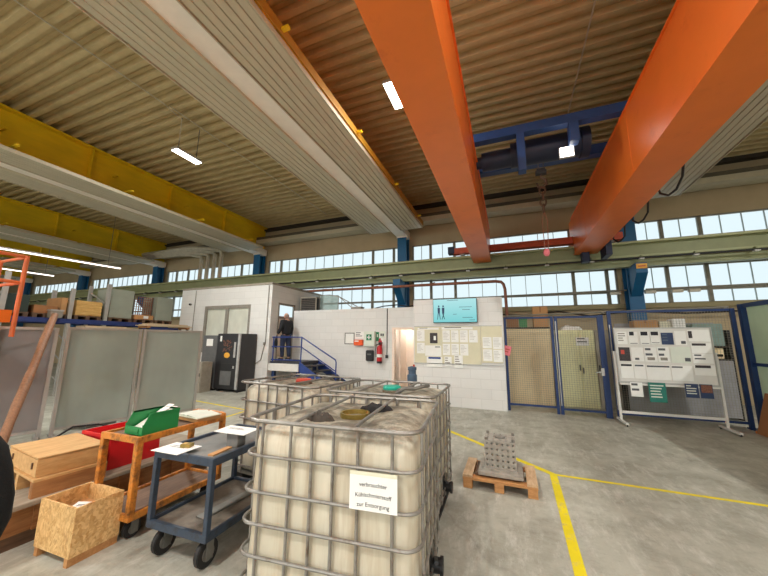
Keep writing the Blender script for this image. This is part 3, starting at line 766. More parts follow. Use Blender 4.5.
def sheet(x0, x1, y, z0, z1, label, cat='paper', mat='white_sheet', lines=0, ink='ink', pic=None, group=None, name='paper_sheet', th=.004, tilt=0, head=True):
    cx, cz = (x0 + x1) / 2, (z0 + z1) / 2; w, h = (x1 - x0) / 2, (z1 - z0) / 2
    t = thing(name, label, cat, (cx, y, cz), 0, group); t.rotation_euler = (0, tilt, 0)
    p = MB().box(-w, w, -th, 0, -h, h).build('sheet', mat, t)
    if lines:
        m = MB(); n = lines
        for k in range(n):
            zz = h * .7 - k * (h * 1.45 / n); ww = w * random.uniform(.35, .8)
            m.box(-w * .82, -w * .82 + 2 * ww, -th - .0012, -th, zz - h * .3 / n, zz + h * .3 / n)
        m.build('printed_lines', ink, t)
    if pic:
        mt, a, c, e, g = pic
        MB().box(-w + 2 * w * a, -w + 2 * w * c, -th - .0014, -th, -h + 2 * h * e, -h + 2 * h * g).build('picture', mt, t)
    return t

# safety corner on middle wall, y = 10
Yw = 10.0
t = thing('framed_notice', 'empty grey notice frame at the left of the first aid cabinet', 'frame', (-5.26, Yw, 1.76))
MB().box(-.19, .19, -.02, 0, .17, .2).box(-.19, .19, -.02, 0, -.2, -.17).box(-.19, -.165, -.02, 0, -.17, .17).box(.165, .19, -.02, 0, -.17, .17).build('frame', 'steel_grey', t)
MB().box(-.165, .165, -.008, 0, -.17, .17).build('sheet', 'white_sheet', t)
t = thing('stretcher_case', 'small orange case on the wall between notice frame and first aid cabinet', 'case', (-4.87, Yw, 1.52))
MB().box(-.17, .17, -.12, 0, 0, .2).build('case', 'case_orange', t, bev=.015)
MB().box(-.13, .02, -.125, -.12, .13, .17).build('label_plate', 'white_sheet', t)
sheet(-5.05, -4.67, Yw, 1.76, 2.0, 'white notice above the orange case', lines=3)
t = thing('first_aid_cabinet', 'white first aid cabinet with green cross sign', 'cabinet', (-4.44, Yw, 1.5))
MB().box(-.2, .2, -.16, 0, 0, .5).build('body', 'first_aid', t, bev=.008)
s = MB().box(-.095, .095, -.166, -.16, .2, .4).build('cross_sign', 'sign_green', t)
MB().box(-.065, .065, -.17, -.166, .28, .32).box(-.02, .02, -.17, -.166, .235, .365).build('cross', 'white_sheet', s)
t = thing('rescue_sign', 'narrow green rescue sign between first aid cabinet and extinguisher sign', 'sign', (-4.19, Yw, 1.83))
MB().box(-.05, .05, -.01, 0, -.15, .15).build('plate', 'sign_green', t)
MB().box(-.02, .02, -.013, -.01, -.02, .08).build('symbol', 'white_sheet', t)
t = thing('extinguisher_sign', 'pale sign with dark symbols above the fire extinguisher', 'sign', (-4.02, Yw, 1.89))
MB().box(-.11, .11, -.01, 0, -.1, .12).build('plate', 'first_aid', t)
MB().box(-.06, -.01, -.013, -.01, -.04, .04).box(.01, .06, -.013, -.01, -.05, .04).build('symbol', 'ink_dark', t)
t = thing('soap_dispenser', 'small black box dispenser on wall below the first aid cabinet', 'dispenser', (-4.44, Yw, 1.01))
MB().box(-.135, .135, -.12, 0, 0, .36).build('body', 'black_plastic', t, bev=.02)
MB().box(-.07, .07, -.124, -.12, .2, .25).build('label_plate', 'machine_grey', t)
t = thing('fire_extinguisher', 'red fire extinguisher hanging on the block wall beside the doorway', 'fire extinguisher', (-4.07, Yw - .11, .95))
bd = MB().lathe([(.02, 0), (.085, .01), (.09, .04), (.09, .48), (.07, .55), (.03, .58), (.03, .6)], seg=20).build('cylinder', 'fire_red', t)
MB().lathe([(.092, .2), (.092, .3)], seg=20).build('label_band', 'white_sheet', t)
MB().lathe([(.088, .0), (.092, .0), (.092, .07), (.088, .07)], seg=20).build('base_ring', 'black_plastic', t)
MB().box(-.03, .03, -.03, .03, .6, .66).box(-.03, .1, -.015, .015, .66, .69).box(-.03, .1, -.015, .015, .63, .645).build('valve_head', 'black_plastic', t)
MB().tube([(-.03, 0, .63), (-.11, -.02, .6), (-.125, -.03, .45), (-.11, -.03, .2)], .014, 8).build('hose', 'black_plastic', t)
MB().box(-.04, .04, .09, .11, .4, .75).build('wall_bracket', 'fire_red', t)
sheet(-4.16, -3.98, Yw, 1.63, 1.77, 'small red and white sign directly above the fire extinguisher head', cat='sign', pic=('fire_red', .0, .5, 0, 1), name='instruction_sign')
t = thing('wall_conduit', 'thin dark conduit with switch box left of the narrow doorway', 'conduit', (-3.84, Yw - .015, 0))
MB().tube([(0, 0, 2.78), (0, 0, 1.2)], .013, 6).build('conduit_pipe', 'ink_dark', t)
MB().box(-.04, .04, -.04, .015, 1.12, 1.22).build('switch_box', 'ink_dark', t)

# things on top of the middle block
t = thing('roof_unit', 'dark grilled unit standing on the block wall roof beside the office', 'unit', (-7.2, 10.45, 2.80))
MB().box(-.35, .35, -.25, .25, 0, .5).build('case', 'dark_base', t, bev=.01)
MB().box(-.37, .37, -.27, .27, .5, .54).box(-.37, -.33, -.27, -.24, 0, .5).box(.33, .37, -.27, -.24, 0, .5).build('frame', 'office_grey', t)
m = MB()
for k in range(6): m.box(-.32, .32, -.262, -.25, .06 + k * .07, .085 + k * .07)
m.build('grille', 'cabinet_dark', t)
t = thing('roof_guard', 'clear sheet guard with bent rails on the block wall roof', 'guard', (-6.5, 10.4, 2.80))
MB().box(-.3, .5, -.01, .01, 0, .6).build('sheet', 'clear_sheet', t)
MB().tube([(-.35, 0, .0), (-.35, 0, .62), (.1, 0, .62), (.5, 0, .55), (1.5, .1, 0.02)], .018, 6).tube([(.5, 0, 0), (.5, 0, .55)], .018, 6).tube([(.52, .03, .53), (1.15, .1, 0.02)], .014, 6).build('rail', 'frame_grey', t)
t = thing('roof_box', 'small flat grey box lying on the block wall roof', 'box', (-5.15, 10.35, 2.80))
MB().box(-.2, .2, -.15, .15, 0, .09).build('case', 'frame_grey', t, bev=.008); MB().box(-.21, .21, -.16, .16, .09, .105).build('lid', 'alu', t)
struct('trim_10', MB().box(-7.7, -2.52, 10.2, 12.2, 2.70, 2.795), 'office_grey')
t = thing('roof_cable', 'dark cable lying over the block wall roof near the blue column', 'cable', (-3.6, 10.3, 2.80))
MB().tube([(-.9, 0, .02), (-.5, 0, .1), (0, 0, .13), (.4, 0, .06), (.9, 0, .12), (1.15, 0, .03)], .02, 6).build('cable', 'black_cable', t)

# wall screen, board and papers, y = 8.65
Yt = 8.65
t = thing('wall_screen_display', 'large wall screen showing a turquoise slide with two walking figures', 'screen', (-1.345, Yt, 2.18))
MB().box(-.59, .58, -.08, 0, 0, .65).build('bezel', 'black_plastic', t, bev=.008)
s = MB().box(-.58, .57, -.083, -.08, .015, .64).build('display', 'tv_screen', t)
m = MB()
for fx, sz in ((-.43, 1), (-.31, -1)):
    m.ell((fx, -.0845, .45), .022, .001, .028, 10, 6)
    m.prism([(fx - .035, -.0835, .41), (fx + .035, -.0835, .41), (fx + .028, -.0835, .26), (fx - .028, -.0835, .26)], (0, -.001, 0))
    m.prism([(fx - .028, -.0835, .26), (fx - .005, -.0835, .26), (fx - .03 * sz, -.0835, .09), (fx - .045 * sz, -.0835, .09)], (0, -.001, 0))
    m.prism([(fx + .005, -.0835, .26), (fx + .028, -.0835, .26), (fx + .045 * sz, -.0835, .09), (fx + .03 * sz, -.0835, .09)], (0, -.001, 0))
m.build('slide_figure', 'poster_navy', s)
m = MB()
for x, z, w_ in ((-.2, .6, .3), (.12, .41, .33), (.2, .34, .2), (.2, .13, .27), (-.05, .22, .1), (.38, .06, .14)): m.box(x, x + w_, -.0845, -.083, z, z + .012)
m.build('slide_line', 'pump_blue', s)
b = thing('notice_board', 'large cream notice board fixed to the white block wall below the screen', 'notice board', (-1.33, Yt, 1.1))
MB().box(-1.16, -.42, -.02, 0, .0, .98).box(-.41, .62, -.02, 0, .0, .98).box(.63, 1.15, -.02, 0, .05, .98).build('panel', 'board_cream', b)
MB().box(-1.17, 1.16, -.025, 0, .98, 1.0).box(-1.17, 1.16, -.025, 0, -.02, .0).build('edge', 'alu', b)
Yp = Yt - .021
NB = [(-2.42, -2.20, 1.68, 1.99, 'upper sheet at the left edge'), (-2.42, -2.20, 1.35, 1.64, 'lower sheet at the left edge'), (-1.70, -1.50, 1.66, 1.98, 'first sheet of the top middle row'),
      (-1.47, -1.27, 1.66, 1.98, 'second sheet of the top middle row'), (-1.24, -1.03, 1.66, 1.98, 'third sheet of the top middle row'), (-1.0, -.78, 1.66, 1.98, 'fourth sheet of the top middle row'),
      (-1.70, -1.50, 1.32, 1.62, 'first sheet of the second middle row'), (-1.47, -1.27, 1.32, 1.62, 'second sheet of the second middle row'), (-1.24, -1.03, 1.32, 1.62, 'third sheet of the second middle row'),
      (-.66, -.44, 1.52, 1.80, 'left of the two upper sheets at the right side'), (-.41, -.19, 1.50, 1.80, 'right of the two upper sheets at the right side'), (-.66, -.44, 1.2, 1.49, 'left of the two lower sheets at the right side'), (-.41, -.19, 1.18, 1.48, 'right of the two lower sheets at the right side')]
for x0_, x1_, z0_, z1_, lb in NB: sheet(x0_, x1_, Yp, z0_, z1_, f'page on the cream notice board, {lb}', lines=6, ink='faint_ink', group='pages on the notice board')
sheet(-2.05, -1.84, Yp, 1.63, 1.91, 'dark photograph pinned high on the left of the cream notice board', 'photo', 'photo_dark', pic=('white_sheet', .5, .8, .3, .7), name='pinned_photo')
sheet(-2.19, -1.74, Yp, 1.29, 1.57, 'wide white page with small black marks below the dark photograph', lines=0, pic=('ink_dark', .62, .92, .82, .9))
sheet(-2.15, -1.72, Yp, 1.0, 1.27, 'white page with two blue bars hanging at the lower left of the notice board', pic=('blue_logo', .12, .9, .78, .97))
sheet(-1.66, -1.47, Yp, 1.03, 1.28, 'white page overhanging the board bottom right of the page with blue bars', lines=3, ink='frame_grey')
sheet(-1.40, -1.18, Yp, 1.0, 1.33, 'white page overhanging the board bottom under the second middle row', lines=4, ink='frame_grey')
sheet(-2.4, -1.8, Yp, 2.0, 2.05, 'narrow title strip at top left of the notice board', lines=1)
sheet(-1.72, -.9, Yp, 2.0, 2.06, 'narrow title strip at top centre of the notice board', lines=1)
t = thing('drum_pump', 'grey blue drum pump standing near the white wall behind the rear tank', 'pump', (-2.08, 7.0, 0))
MB().cyl((0, 0, 0), (0, 0, .6), .22, 24).build('drum', 'pump_blue', t, bev=.01)
MB().cyl((0, 0, .6), (0, 0, .98), .05, 12).build('riser', 'steel_grey', t)
MB().lathe([(.08, .76), (.11, .78), (.11, .93), (.085, .95), (.085, 1.03), (.1, 1.04), (.1, 1.1), (.03, 1.12)], seg=18).build('motor', 'pump_blue', t)
MB().cyl((.04, 0, 1.1), (.04, 0, 1.16), .02, 10).build('switch', 'cap_red', t)

# ================================================================== FENCE
Yf = 8.85
def wire(m, x0, x1, z0, z1, y, p=.05, r=.002):
    n = int((x1 - x0) / p)
    for k in range(1, n): x = x0 + (x1 - x0) * k / n; m.box(x - r, x + r, y - r, y + r, z0, z1)
    n = int((z1 - z0) / p)
    for k in range(1, n): z = z0 + (z1 - z0) * k / n; m.box(x0, x1, y - r - .003, y + r - .003, z - r, z + r)
def fence(name, label, cat, x0, x1, zt, z0=.1, postw=.06, group=None):
    t = thing(name, label, cat, ((x0 + x1) / 2, Yf, 0), 0, group); a = (x1 - x0) / 2
    MB().box(-a, -a + postw, -.03, .03, 0, zt).build('post', 'fence_blue', t)
    MB().box(a - postw, a, -.03, .03, 0, zt).build('post', 'fence_blue', t)
    MB().box(-a + postw, a - postw, -.02, .02, zt - .05, zt).build('top_rail', 'fence_blue', t)
    MB().box(-a + postw, a - postw, -.02, .02, z0, z0 + .045).build('bottom_rail', 'fence_blue', t)
    m = MB(); wire(m, -a + postw, a - postw, z0 + .04, zt - .05, 0); m.build('wire_mesh', 'mesh_steel', t)
    return t
fence('mesh_fence', 'blue framed wire mesh fence panel at the left beside the notice board wall', 'fence', -.13, 1.02, 2.32, .13, group='blue mesh fence panels')
g = fence('fence_gate', 'blue framed wire mesh gate with handle in the middle of the fence', 'gate', 1.04, 2.02, 2.32, .1, .07)
MB().bar((.28, -.06, 1.0), (.42, -.06, 1.02), .025, .025).box(.4, .46, -.05, -.03, .93, 1.1).build('handle', 'alu', g)
MB().box(-.475, -.455, -.045, -.03, .2, 2.2).build('edge_strip', 'alu', g)
g = fence('mesh_fence', 'blue framed wire mesh fence section behind the wheeled whiteboard', 'fence', 2.16, 4.42, 2.42, .1, .07, group='blue mesh fence panels')
MB().box(-1.12, -1.1, -.05, -.03, .2, 2.1).build('edge_strip', 'alu', g)
MB().box(-1.3, -1.22, -.035, .035, 0, 2.33).build('gate_post', 'fence_blue', g)
t = thing('fence_top_pipe', 'grey tube running along the top of the blue fence', 'pipe', (0, Yf + .12, 2.36))
MB().tube([(-.1, 0, 0), (4.4, 0, .1)], .022, 8).build('tube', 'mullion', t)
m = MB()
for x in (0.0, 1.03, 2.1, 4.3): m.box(x - .02, x + .02, -.1, .0, -.03 + x * .02, .0 + x * .02)
m.build('clip', 'mullion', t)
t = thing('pink_note', 'pink note stuck to the left blue fence post', 'note', (-.075, Yf - .031, 1.46)); t.rotation_euler = (0, R(14), 0)
MB().box(-.08, .08, -.004, 0, -.12, .12).build('note', 'pink', t); MB().box(-.05, .05, -.006, -.004, .02, .05).box(-.05, .03, -.006, -.004, -.04, -.015).build('printed_lines', 'cap_red', t)
# right return panel
t = thing('welding_screen', 'blue framed translucent green screen standing beside the whiteboard', 'screen', (4.52, 8.78, 0))
a = Vector((0, 0, 0)); c = Vector((.15, -4.2, 0))
MB().bar((0, 0, 0), (0, 0, 2.5), .1, .1).build('post', 'fence_blue', t)
MB().bar((.15, -4.2, 0), (.15, -4.2, 2.5), .08, .08).build('post', 'fence_blue', t)
MB().bar((0, -.05, 2.46), (.15, -4.2, 2.46), .06, .08).bar((0, -.05, 1.28), (.15, -4.2, 1.28), .05, .06).bar((0, -.05, .15), (.15, -4.2, .15), .05, .06).build('rail', 'fence_blue', t)
MB().bar((.04, -.06, 1.32), (.19, -4.15, 1.32), .012, 2.2).build('sheet', 'screen_green', t)
MB().box(-.15, .15, -.2, .2, 0, .02).build('foot_plate', 'fence_blue', t)
t = thing('leaning_board', 'brown board leaning against the green screen near its blue post', 'board', (4.28, 8.08, 0))
MB().prism([(0, -.5, 0.0), (.03, -.5, 0), (.24, -.5, .75), (.21, -.5, .75)], (0, .95, 0)).build('board', 'cardboard_dark', t)
MB().box(-.01, .04, .45, .47, 0, .05).build('edge', 'cardboard_dark', t)

# behind the fence
t = thing('tan_partition', 'tan partition board behind the left mesh panel', 'board', (.5, 9.85, 0))
MB().box(-.58, .54, 0, .05, 0, 2.06).build('board', 'tan_board', t)
MB().box(-.58, .54, -.02, .45, 2.06, 2.1).build('shelf_top', 'eave_dark', t)
MB().box(-.58, .54, .4, .45, 0, 2.06).build('back_board', 'tan_board', t)
def carton(x, y, z, sx, sy, sz, mat, label, cat='box', rz=0, name='cardboard_box', flap=True, group=None):
    if group is None and y > 9: group = 'boxes on the shelves behind the fence'
    t = thing(name, label, cat, (x, y, z), rz, group)
    MB().box(-sx / 2, sx / 2, -sy / 2, sy / 2, 0, sz).build('carton', mat, t, bev=min(.01, sz * .05))
    if flap: MB().box(-.012, .012, -sy / 2 - .002, sy / 2, sz, sz + .002).box(-.02, .02, -sy / 2 - .003, -sy / 2, sz * .72, sz).build('tape_strip', 'cardboard_dark', t)
    return t
carton(.1, 10.05, 2.1, .3, .3, .26, 'cardboard_dark', 'brown box on the shelf at the left end behind the mesh')
t = thing('green_crate', 'small green plastic crate on the shelf behind the mesh fence', 'crate', (.38, 10.05, 2.1))
MB().box(-.1, .1, -.15, .15, 0, .02).box(-.1, .1, -.15, -.135, .02, .25).box(-.1, .1, .135, .15, .02, .25).box(-.1, -.085, -.135, .135, .02, .25).box(.085, .1, -.135, .135, .02, .25).build('shell', 'green_bin', t)
MB().box(-.11, .11, -.16, -.15, .22, .25).build('rim', 'green_bin', t)
t = carton(.84, 10.05, 2.1, .38, .36, .58, 'cardboard', 'tall cardboard box sticking up above the blue fence')
t = thing('storage_cabinet', 'olive beige double door cabinet behind the mesh gate', 'cabinet', (1.75, 9.95, 0))
MB().box(-.62, .34, 0, .5, 0, 2.02).build('body', 'cabinet_olive', t, bev=.008)
MB().box(-.6, -.02, -.02, 0, .12, 1.98).build('door', 'cabinet_olive', t)
MB().box(-.0, .32, -.02, 0, .12, 1.98).build('door', 'cabinet_olive', t)
MB().box(-.06, -.03, -.05, -.02, .95, 1.1).box(.01, .04, -.05, -.02, .88, 1.02).build('handle', 'black_plastic', t)
t = thing('steel_locker', 'grey brown locker right of the olive cabinet behind the gate', 'cabinet', (2.42, 10.05, 0))
MB().box(-.31, .2, 0, .5, 0, 2.02).build('body', 'office_grey', t, bev=.008)
MB().box(-.29, .18, -.02, 0, .1, 1.98).build('door', 'office_grey', t)
MB().box(-.27, -.24, -.04, -.02, .95, 1.1).build('handle', 'black_plastic', t)
sheet(1.66, 1.96, 9.925, 1.6, 1.82, 'white sheet taped on the olive cabinet door behind the gate', lines=2, name='door_notice')
t = thing('dust_sheet', 'white folded cloth lying on top of the olive cabinet', 'cloth', (1.6, 10.15, 2.02))
m = crumple(MB(), 0, 0, 0, .3, .16, .13, 5)
m.build('cloth', 'white_sheet', t)
t = thing('storage_shelf', 'dark storage shelf with upper board behind the whiteboard', 'shelf', (3.4, 9.75, 0))
MB().box(-.74, 1.3, -.02, .02, .05, 1.3).build('lower_panel', 'backing_grey', t)
MB().box(-.75, .65, .02, .55, 1.96, 2.0).box(-.75, 1.3, .02, .55, 1.6, 1.63).box(-.75, 1.3, .02, .55, 1.30, 1.34).build('board', 'eave_dark', t)
for x in (-.75, .65, 1.3): MB().box(x, x + .05, .02, .55, 0, 2.0).build('upright', 'dark_base', t)
MB().box(-.75, 1.3, .5, .55, 1.63, 2.2).build('back_board', 'backing_grey', t)
MB().box(-.75, 1.3, .5, .55, 1.34, 1.6).build('back_panel', 'tan_board', t)
carton(3.2, 9.98, 2.0, .5, .34, .25, 'cardboard', 'low cardboard box on the shelf above the whiteboard')
carton(3.87, 9.98, 2.0, .26, .3, .28, 'white_sheet', 'white box on the shelf behind the right mesh fence', flap=False, name='white_box')
carton(4.38, 9.98, 1.63, .54, .34, .52, 'grey_teal', 'large grey teal box on the shelf behind the right end of the mesh fence', flap=False, name='grey_box')
carton(3.62, 10.0, 2.0, .25, .25, .22, 'paper_cream', 'cream box between the low cardboard box and white box', flap=False, name='cream_box')
carton(4.3, 9.98, 1.34, .6, .34, .24, 'tan_board', 'wide tan box on the lower part of the shelf behind the fence', flap=False, name='tan_box')
t = thing('wall_cable', 'dark cable bundle sagging along the wall above the fence', 'cable', (0, 12.05, 0))
MB().tube([(-1, 0, 2.7), (.5, 0, 2.62), (1.6, 0, 2.72), (2.5, 0, 2.55), (3.6, 0, 2.68), (5, 0, 2.58), (7, 0, 2.66)], .03, 6).build('cable', 'eave_dark', t)

# ------------------------------------------------------------------ whiteboard
Yb = 8.42
t = thing('whiteboard_stand', 'white wheeled whiteboard covered with papers in front of the blue fence', 'whiteboard', (2.99, Yb, 0))
MB().box(-.82, .80, -.0, .035, .87, 1.99).build('board', 'white_paint', t, bev=.004)
MB().box(-.84, .82, -.012, .04, .84, .87).box(-.84, .82, -.01, .04, 1.99, 2.01).box(-.84, -.82, -.01, .04, .87, 1.99).box(.80, .82, -.01, .04, .87, 1.99).build('board_frame', 'alu', t)
for x in (-.86, .86):
    MB().box(x - .02, x + .02, .04, .08, .06, 1.5).build('leg', 'white_paint', t)
    MB().box(x - .025, x + .025, -.32, .32, .03, .07).build('foot', 'white_paint', t)
    MB().cyl((x - .01, -.3, .025), (x + .01, -.3, .025), .025, 10).cyl((x - .01, .3, .025), (x + .01, .3, .025), .025, 10).build('caster', 'black_plastic', t)
MB().box(-.86, .86, .045, .075, .2, .25).build('crossbar', 'white_paint', t)
MB().box(-.83, .83, -.035, .02, .80, .835).build('pen_tray', 'white_paint', t)
MB().cyl((.86, .0, 1.45), (.93, .0, 1.45), .025, 10).build('knob', 'black_plastic', t)
BX0, BX1, BZ0, BZ1 = 2.17, 3.79, .87, 1.99
def wb(u0, u1, v0, v1, label, **kw):
    return sheet(BX0 + u0 * (BX1 - BX0), BX0 + u1 * (BX1 - BX0), Yb - .003, BZ1 - v1 * (BZ1 - BZ0), BZ1 - v0 * (BZ1 - BZ0), label + ' of the whiteboard', group='papers on the whiteboard', **kw)
wb(.02, .13, .06, .3, 'pale printed page at the top left corner', lines=4, ink='frame_grey')
wb(.15, .25, .06, .3, 'page with dark heading, second in the top row', lines=1, ink='ink_dark', pic=('ink', .1, .9, .05, .1))
wb(.275, .375, .06, .3, 'page with dark heading, third in the top row', lines=1, ink='ink_dark', pic=('ink', .1, .9, .05, .1))
wb(.385, .485, .06, .29, 'page with dark heading, fourth in the top row', lines=1, ink='ink_dark', pic=('ink', .1, .9, .07, .12))
wb(.50, .625, .08, .3, 'dark navy page in the top row', mat='poster_navy', lines=3, ink='pump_blue')
wb(.64, .755, .05, .31, 'page with small sketch right of the navy page', pic=('ink', .5, .9, .1, .3))
wb(.775, .985, .03, .24, 'wide page with small dark picture at the top right corner', pic=('photo_dark', .02, .2, .3, .9))
wb(.02, .145, .36, .62, 'dark photograph with red spot at the left edge', cat='photo', mat='photo_dark', pic=('cap_red', .2, .5, .5, .8), name='pinned_photo')
wb(.16, .29, .36, .62, 'page with a small mark right of the dark photograph', pic=('ink', .25, .6, .1, .25))
wb(.3, .43, .35, .62, 'left sketch page in the middle row', lines=2, pic=('frame_grey', .2, .8, .1, .3))
wb(.44, .56, .35, .62, 'right sketch page in the middle row', lines=2, pic=('frame_grey', .2, .8, .1, .3))
wb(.575, .775, .34, .63, 'large pale grey page in the middle row', mat='first_aid', pic=('ink', .68, .96, .1, .32))
wb(.79, .985, .27, .45, 'page with dark banner, upper of the right column', pic=('photo_dark', .05, .75, .75, .98))
wb(.79, .985, .46, .63, 'page with thin lines, middle of the right column', lines=2)
wb(.79, .99, .66, .84, 'page with dark banner, lower of the right column', pic=('photo_dark', .05, .8, .72, .98))
wb(.02, .16, .67, .94, 'page with bold black heading at the lower left corner', pic=('ink_dark', .05, .9, .83, .97))
wb(.17, .29, .67, .94, 'page with black heading, second in the bottom row', pic=('ink', .08, .85, .84, .95))
wb(.3, .55, .68, .95, 'broad page with black heading, centre of the bottom row', pic=('ink', .03, .97, .85, .96))
wb(.56, .77, .68, .95, 'broad page with broken heading, right of centre in the bottom row', pic=('ink', .03, .55, .85, .95))
def hang(x0, x1, z0, z1, label, **kw): return sheet(x0, x1, Yb - .041, z0, z1, label, group='sheets hanging below the whiteboard', **kw)
hang(2.33, 2.54, .57, .86, 'white sheet hanging below the whiteboard at left', lines=2)
hang(2.64, 2.93, .48, .87, 'teal green poster hanging below the whiteboard', cat='poster', mat='poster_teal', lines=5, ink='first_aid', name='poster')
hang(3.24, 3.45, .61, .88, 'navy poster with white edge hanging below the whiteboard', cat='poster', mat='poster_navy', lines=4, ink='first_aid', name='poster')
hang(3.47, 3.67, .61, .88, 'dark poster with brown picture, rightmost below the whiteboard', cat='poster', mat='poster_navy', pic=('photo_brown', .1, .95, .4, .95), name='poster')

# ================================================================== PALLET WITH BLOCK
t = thing('half_pallet', 'small wooden pallet on the floor beside the yellow line carrying the iron block', 'pallet', (-.2, 4.36, 0), R(0))
for x in (-.345, .345): MB().box(x - .055, x + .055, -.3, .3, .115, .14).build('top_board', 'pallet_pale', t)
for y in (-.24, .24): MB().box(-.4, .4, y - .06, y + .06, .09, .115).build('cross_board', 'pallet_wood', t)
for x in (-.345, 0, .345):
    for y in (-.25, .25): MB().box(x - .05, x + .05, y - .05, y + .05, .0, .09).build('block', 'pallet_wood', t)
MB().box(-.27, .27, -.2, .2, .115, .14).build('middle_board', 'crate_old', t)
t = thing('iron_block', 'perforated grey iron clamping cube on a base plate upon the small pallet', 'machine part', (-.18, 4.36, .14))
MB().box(-.25, .24, -.25, .25, 0, .04).build('base_plate', 'iron', t, bev=.006)
MB().box(-.19, .19, -.2, .2, .035, .07).build('plinth', 'iron', t, bev=.004)
m = MB(); a = .175
m.holed((-a, -a, .07), (2 * a, 0, 0), (0, 0, .30), 6, 5, .013, .03)
m.holed((a, -a, .07), (0, 2 * a, 0), (0, 0, .30), 6, 5, .013, .03)
m.holed((-a, a, .07), (0, -2 * a, 0), (0, 0, .30), 6, 5, .013, .03)
m.holed((a, a, .07), (-2 * a, 0, 0), (0, 0, .30), 6, 5, .013, .03)
m.holed((-a, -a, .37), (2 * a, 0, 0), (0, 2 * a, 0), 5, 5, .016, .02)
m.build('cube', 'iron', t, flat=True)
m = MB()
for x in (-.15, .15):
    for y in (-.15, .15): m.cyl((x, y, .37), (x, y, .4), .018, 10)
m.cyl((0, 0, .37), (0, 0, .385), .06, 16)
m.build('locating_pin', 'steel_galv', t)

# ================================================================== IBC TANKS
def rrect(a, b, r, n=6):
    o = []
    for cx, cy, s in ((a - r, b - r, 0), (-a + r, b - r, 1), (-a + r, -b + r, 2), (a - r, -b + r, 3)):
        for k in range(n + 1):
            th = PI / 2 * (s + k / n); o.append((cx + r * math.cos(th), cy + r * math.sin(th)))
    return o
def ibc(label, loc, rz, w=1.16, d=1.03, cap=None, open_=False, grp='caged tank containers'):
    t = thing('caged_tank', label, 'tank container', loc, rz, grp)
    A_, B_ = w / 2, d / 2
    m = MB()
    for x in (-A_ + .08, 0, A_ - .08): m.box(x - .06, x + .06, -B_ + .02, B_ - .02, 0, .025).box(x - .05, x + .05, -B_ + .05, -B_ + .17, .025, .11).box(x - .05, x + .05, B_ - .17, B_ - .05, .025, .11).box(x - .05, x + .05, -.06, .06, .025, .11)
    m.build('pallet_foot', 'dark_base', t)
    MB().box(-A_ + .01, A_ - .01, -B_ + .01, B_ - .01, .11, .14).build('pallet_deck', 'steel_grey', t)
    # bottle
    m = MB(); rings = []
    prof = [(.10, .145), (.045, .15), (.025, .18), (.022, .3), (.03, .5), (.024, .7), (.03, .9), (.03, 1.0), (.04, 1.055), (.065, 1.09), (.11, 1.105), (.18, 1.11), (.26, 1.112), (.34, 1.11), (.42, 1.108), (.47, 1.106)]
    for ins, z in prof:
        a, b_ = A_ - ins, max(B_ - ins, .03); rr = max(min(.12, b_ * .8, a * .8), .01)
        rings.append([m.bm.verts.new((x, y, z)) for x, y in rrect(a, b_, rr, 8)])
    for P_, Q in zip(rings, rings[1:]):
        n = len(P_)
        for k in range(n): m.face([P_[k], P_[(k + 1) % n], Q[(k + 1) % n], Q[k]])
    m.face(rings[0][::-1]); m.face(rings[-1])
    for v in m.bm.verts:
        if v.co.z > 1.07:
            x, y = v.co.x, v.co.y
            v.co.z += .03 * math.exp(-((x + .36) / .16) ** 2 - ((y - .02) / .3) ** 2) + .03 * math.exp(-((x - .36) / .16) ** 2 - ((y - .02) / .3) ** 2) - .02 * math.exp(-(x / .12) ** 2)
    m.build('tank', 'tank', t)
    # cage
    hz = [.20, .375, .55, .73, .94]
    for z in hz:
        m = MB(); m.tube([(x, y, z) for x, y in rrect(A_, B_, .1, 6)], .0105, 8, True); m.build('cage_ring', 'steel_galv', t)
    m = MB(); m.tube([(x, y, 1.148) for x, y in rrect(A_ + .004, B_ + .004, .11, 7)], .0135, 8, True); m.build('top_rim', 'steel_galv', t)
    fx = [.14, .34, .485, .625, .78, .985]
    m = MB()
    for u in fx:
        x = -A_ + u * w / 1.137
        for y in (-B_ + .004, B_ - .004): m.tube([(x, y, .12), (x, y, 1.145)], .010, 7)
    for u in (.13, .3, .5, .7, .88):
        y = -B_ + u * d
        for x in (-A_ + .004, A_ - .004): m.tube([(x, y, .12), (x, y, 1.145)], .010, 7)
    m.build('cage_upright', 'steel_galv', t)
    for x in (-.21, .19): MB().tube([(x, -B_, 1.15), (x, -B_ + .1, 1.158), (x, B_ - .1, 1.158), (x, B_, 1.15)], .012, 7).build('crossbar', 'steel_galv', t)
    lid = MB().lathe([(.105, 1.07), (.112, 1.08), (.112, 1.128), (.096, 1.128), (.096, 1.085), (.0, 1.083)], (0, 0, 0), 26).build('fill_neck', 'brass' if open_ else 'tank', t)
    if cap: MB().lathe([(.08, 1.10), (.1, 1.10), (.103, 1.112), (.103, 1.15), (.09, 1.166), (.0, 1.167)], (0, 0, 0), 28).build('cap', cap, t)
    v = MB().box(A_ - .12, A_ - .0, -.09, .09, .14, .3).cyl((A_ - .02, 0, .2), (A_ + .05, 0, .2), .045, 14).cyl((A_ + .05, 0, .2), (A_ + .07, 0, .2), .055, 14).build('outlet_valve', 'black_plastic', t)
    MB().bar((A_ + .02, 0, .24), (A_ + .04, -.13, .29), .025, .02).build('valve_lever', 'black_plastic', v)
    return t, A_, B_
T1 = (-1.13, 2.27, 0); r1 = R(6.2)
t1, A_, B_ = ibc('dirty caged plastic tank with open filler ring, black rag and taped white sign', T1, r1, 1.15, 1.04, open_=True)
def onT1(x, y, z):
    c, s = math.cos(r1), math.sin(r1); return (T1[0] + c * x - s * y, T1[1] + s * x + c * y, z)
ibc('caged plastic tank with a teal screw cap standing behind the signed tank', (-1.28, 3.5, 0), R(1.5), 1.17, 1.02, cap='teal')
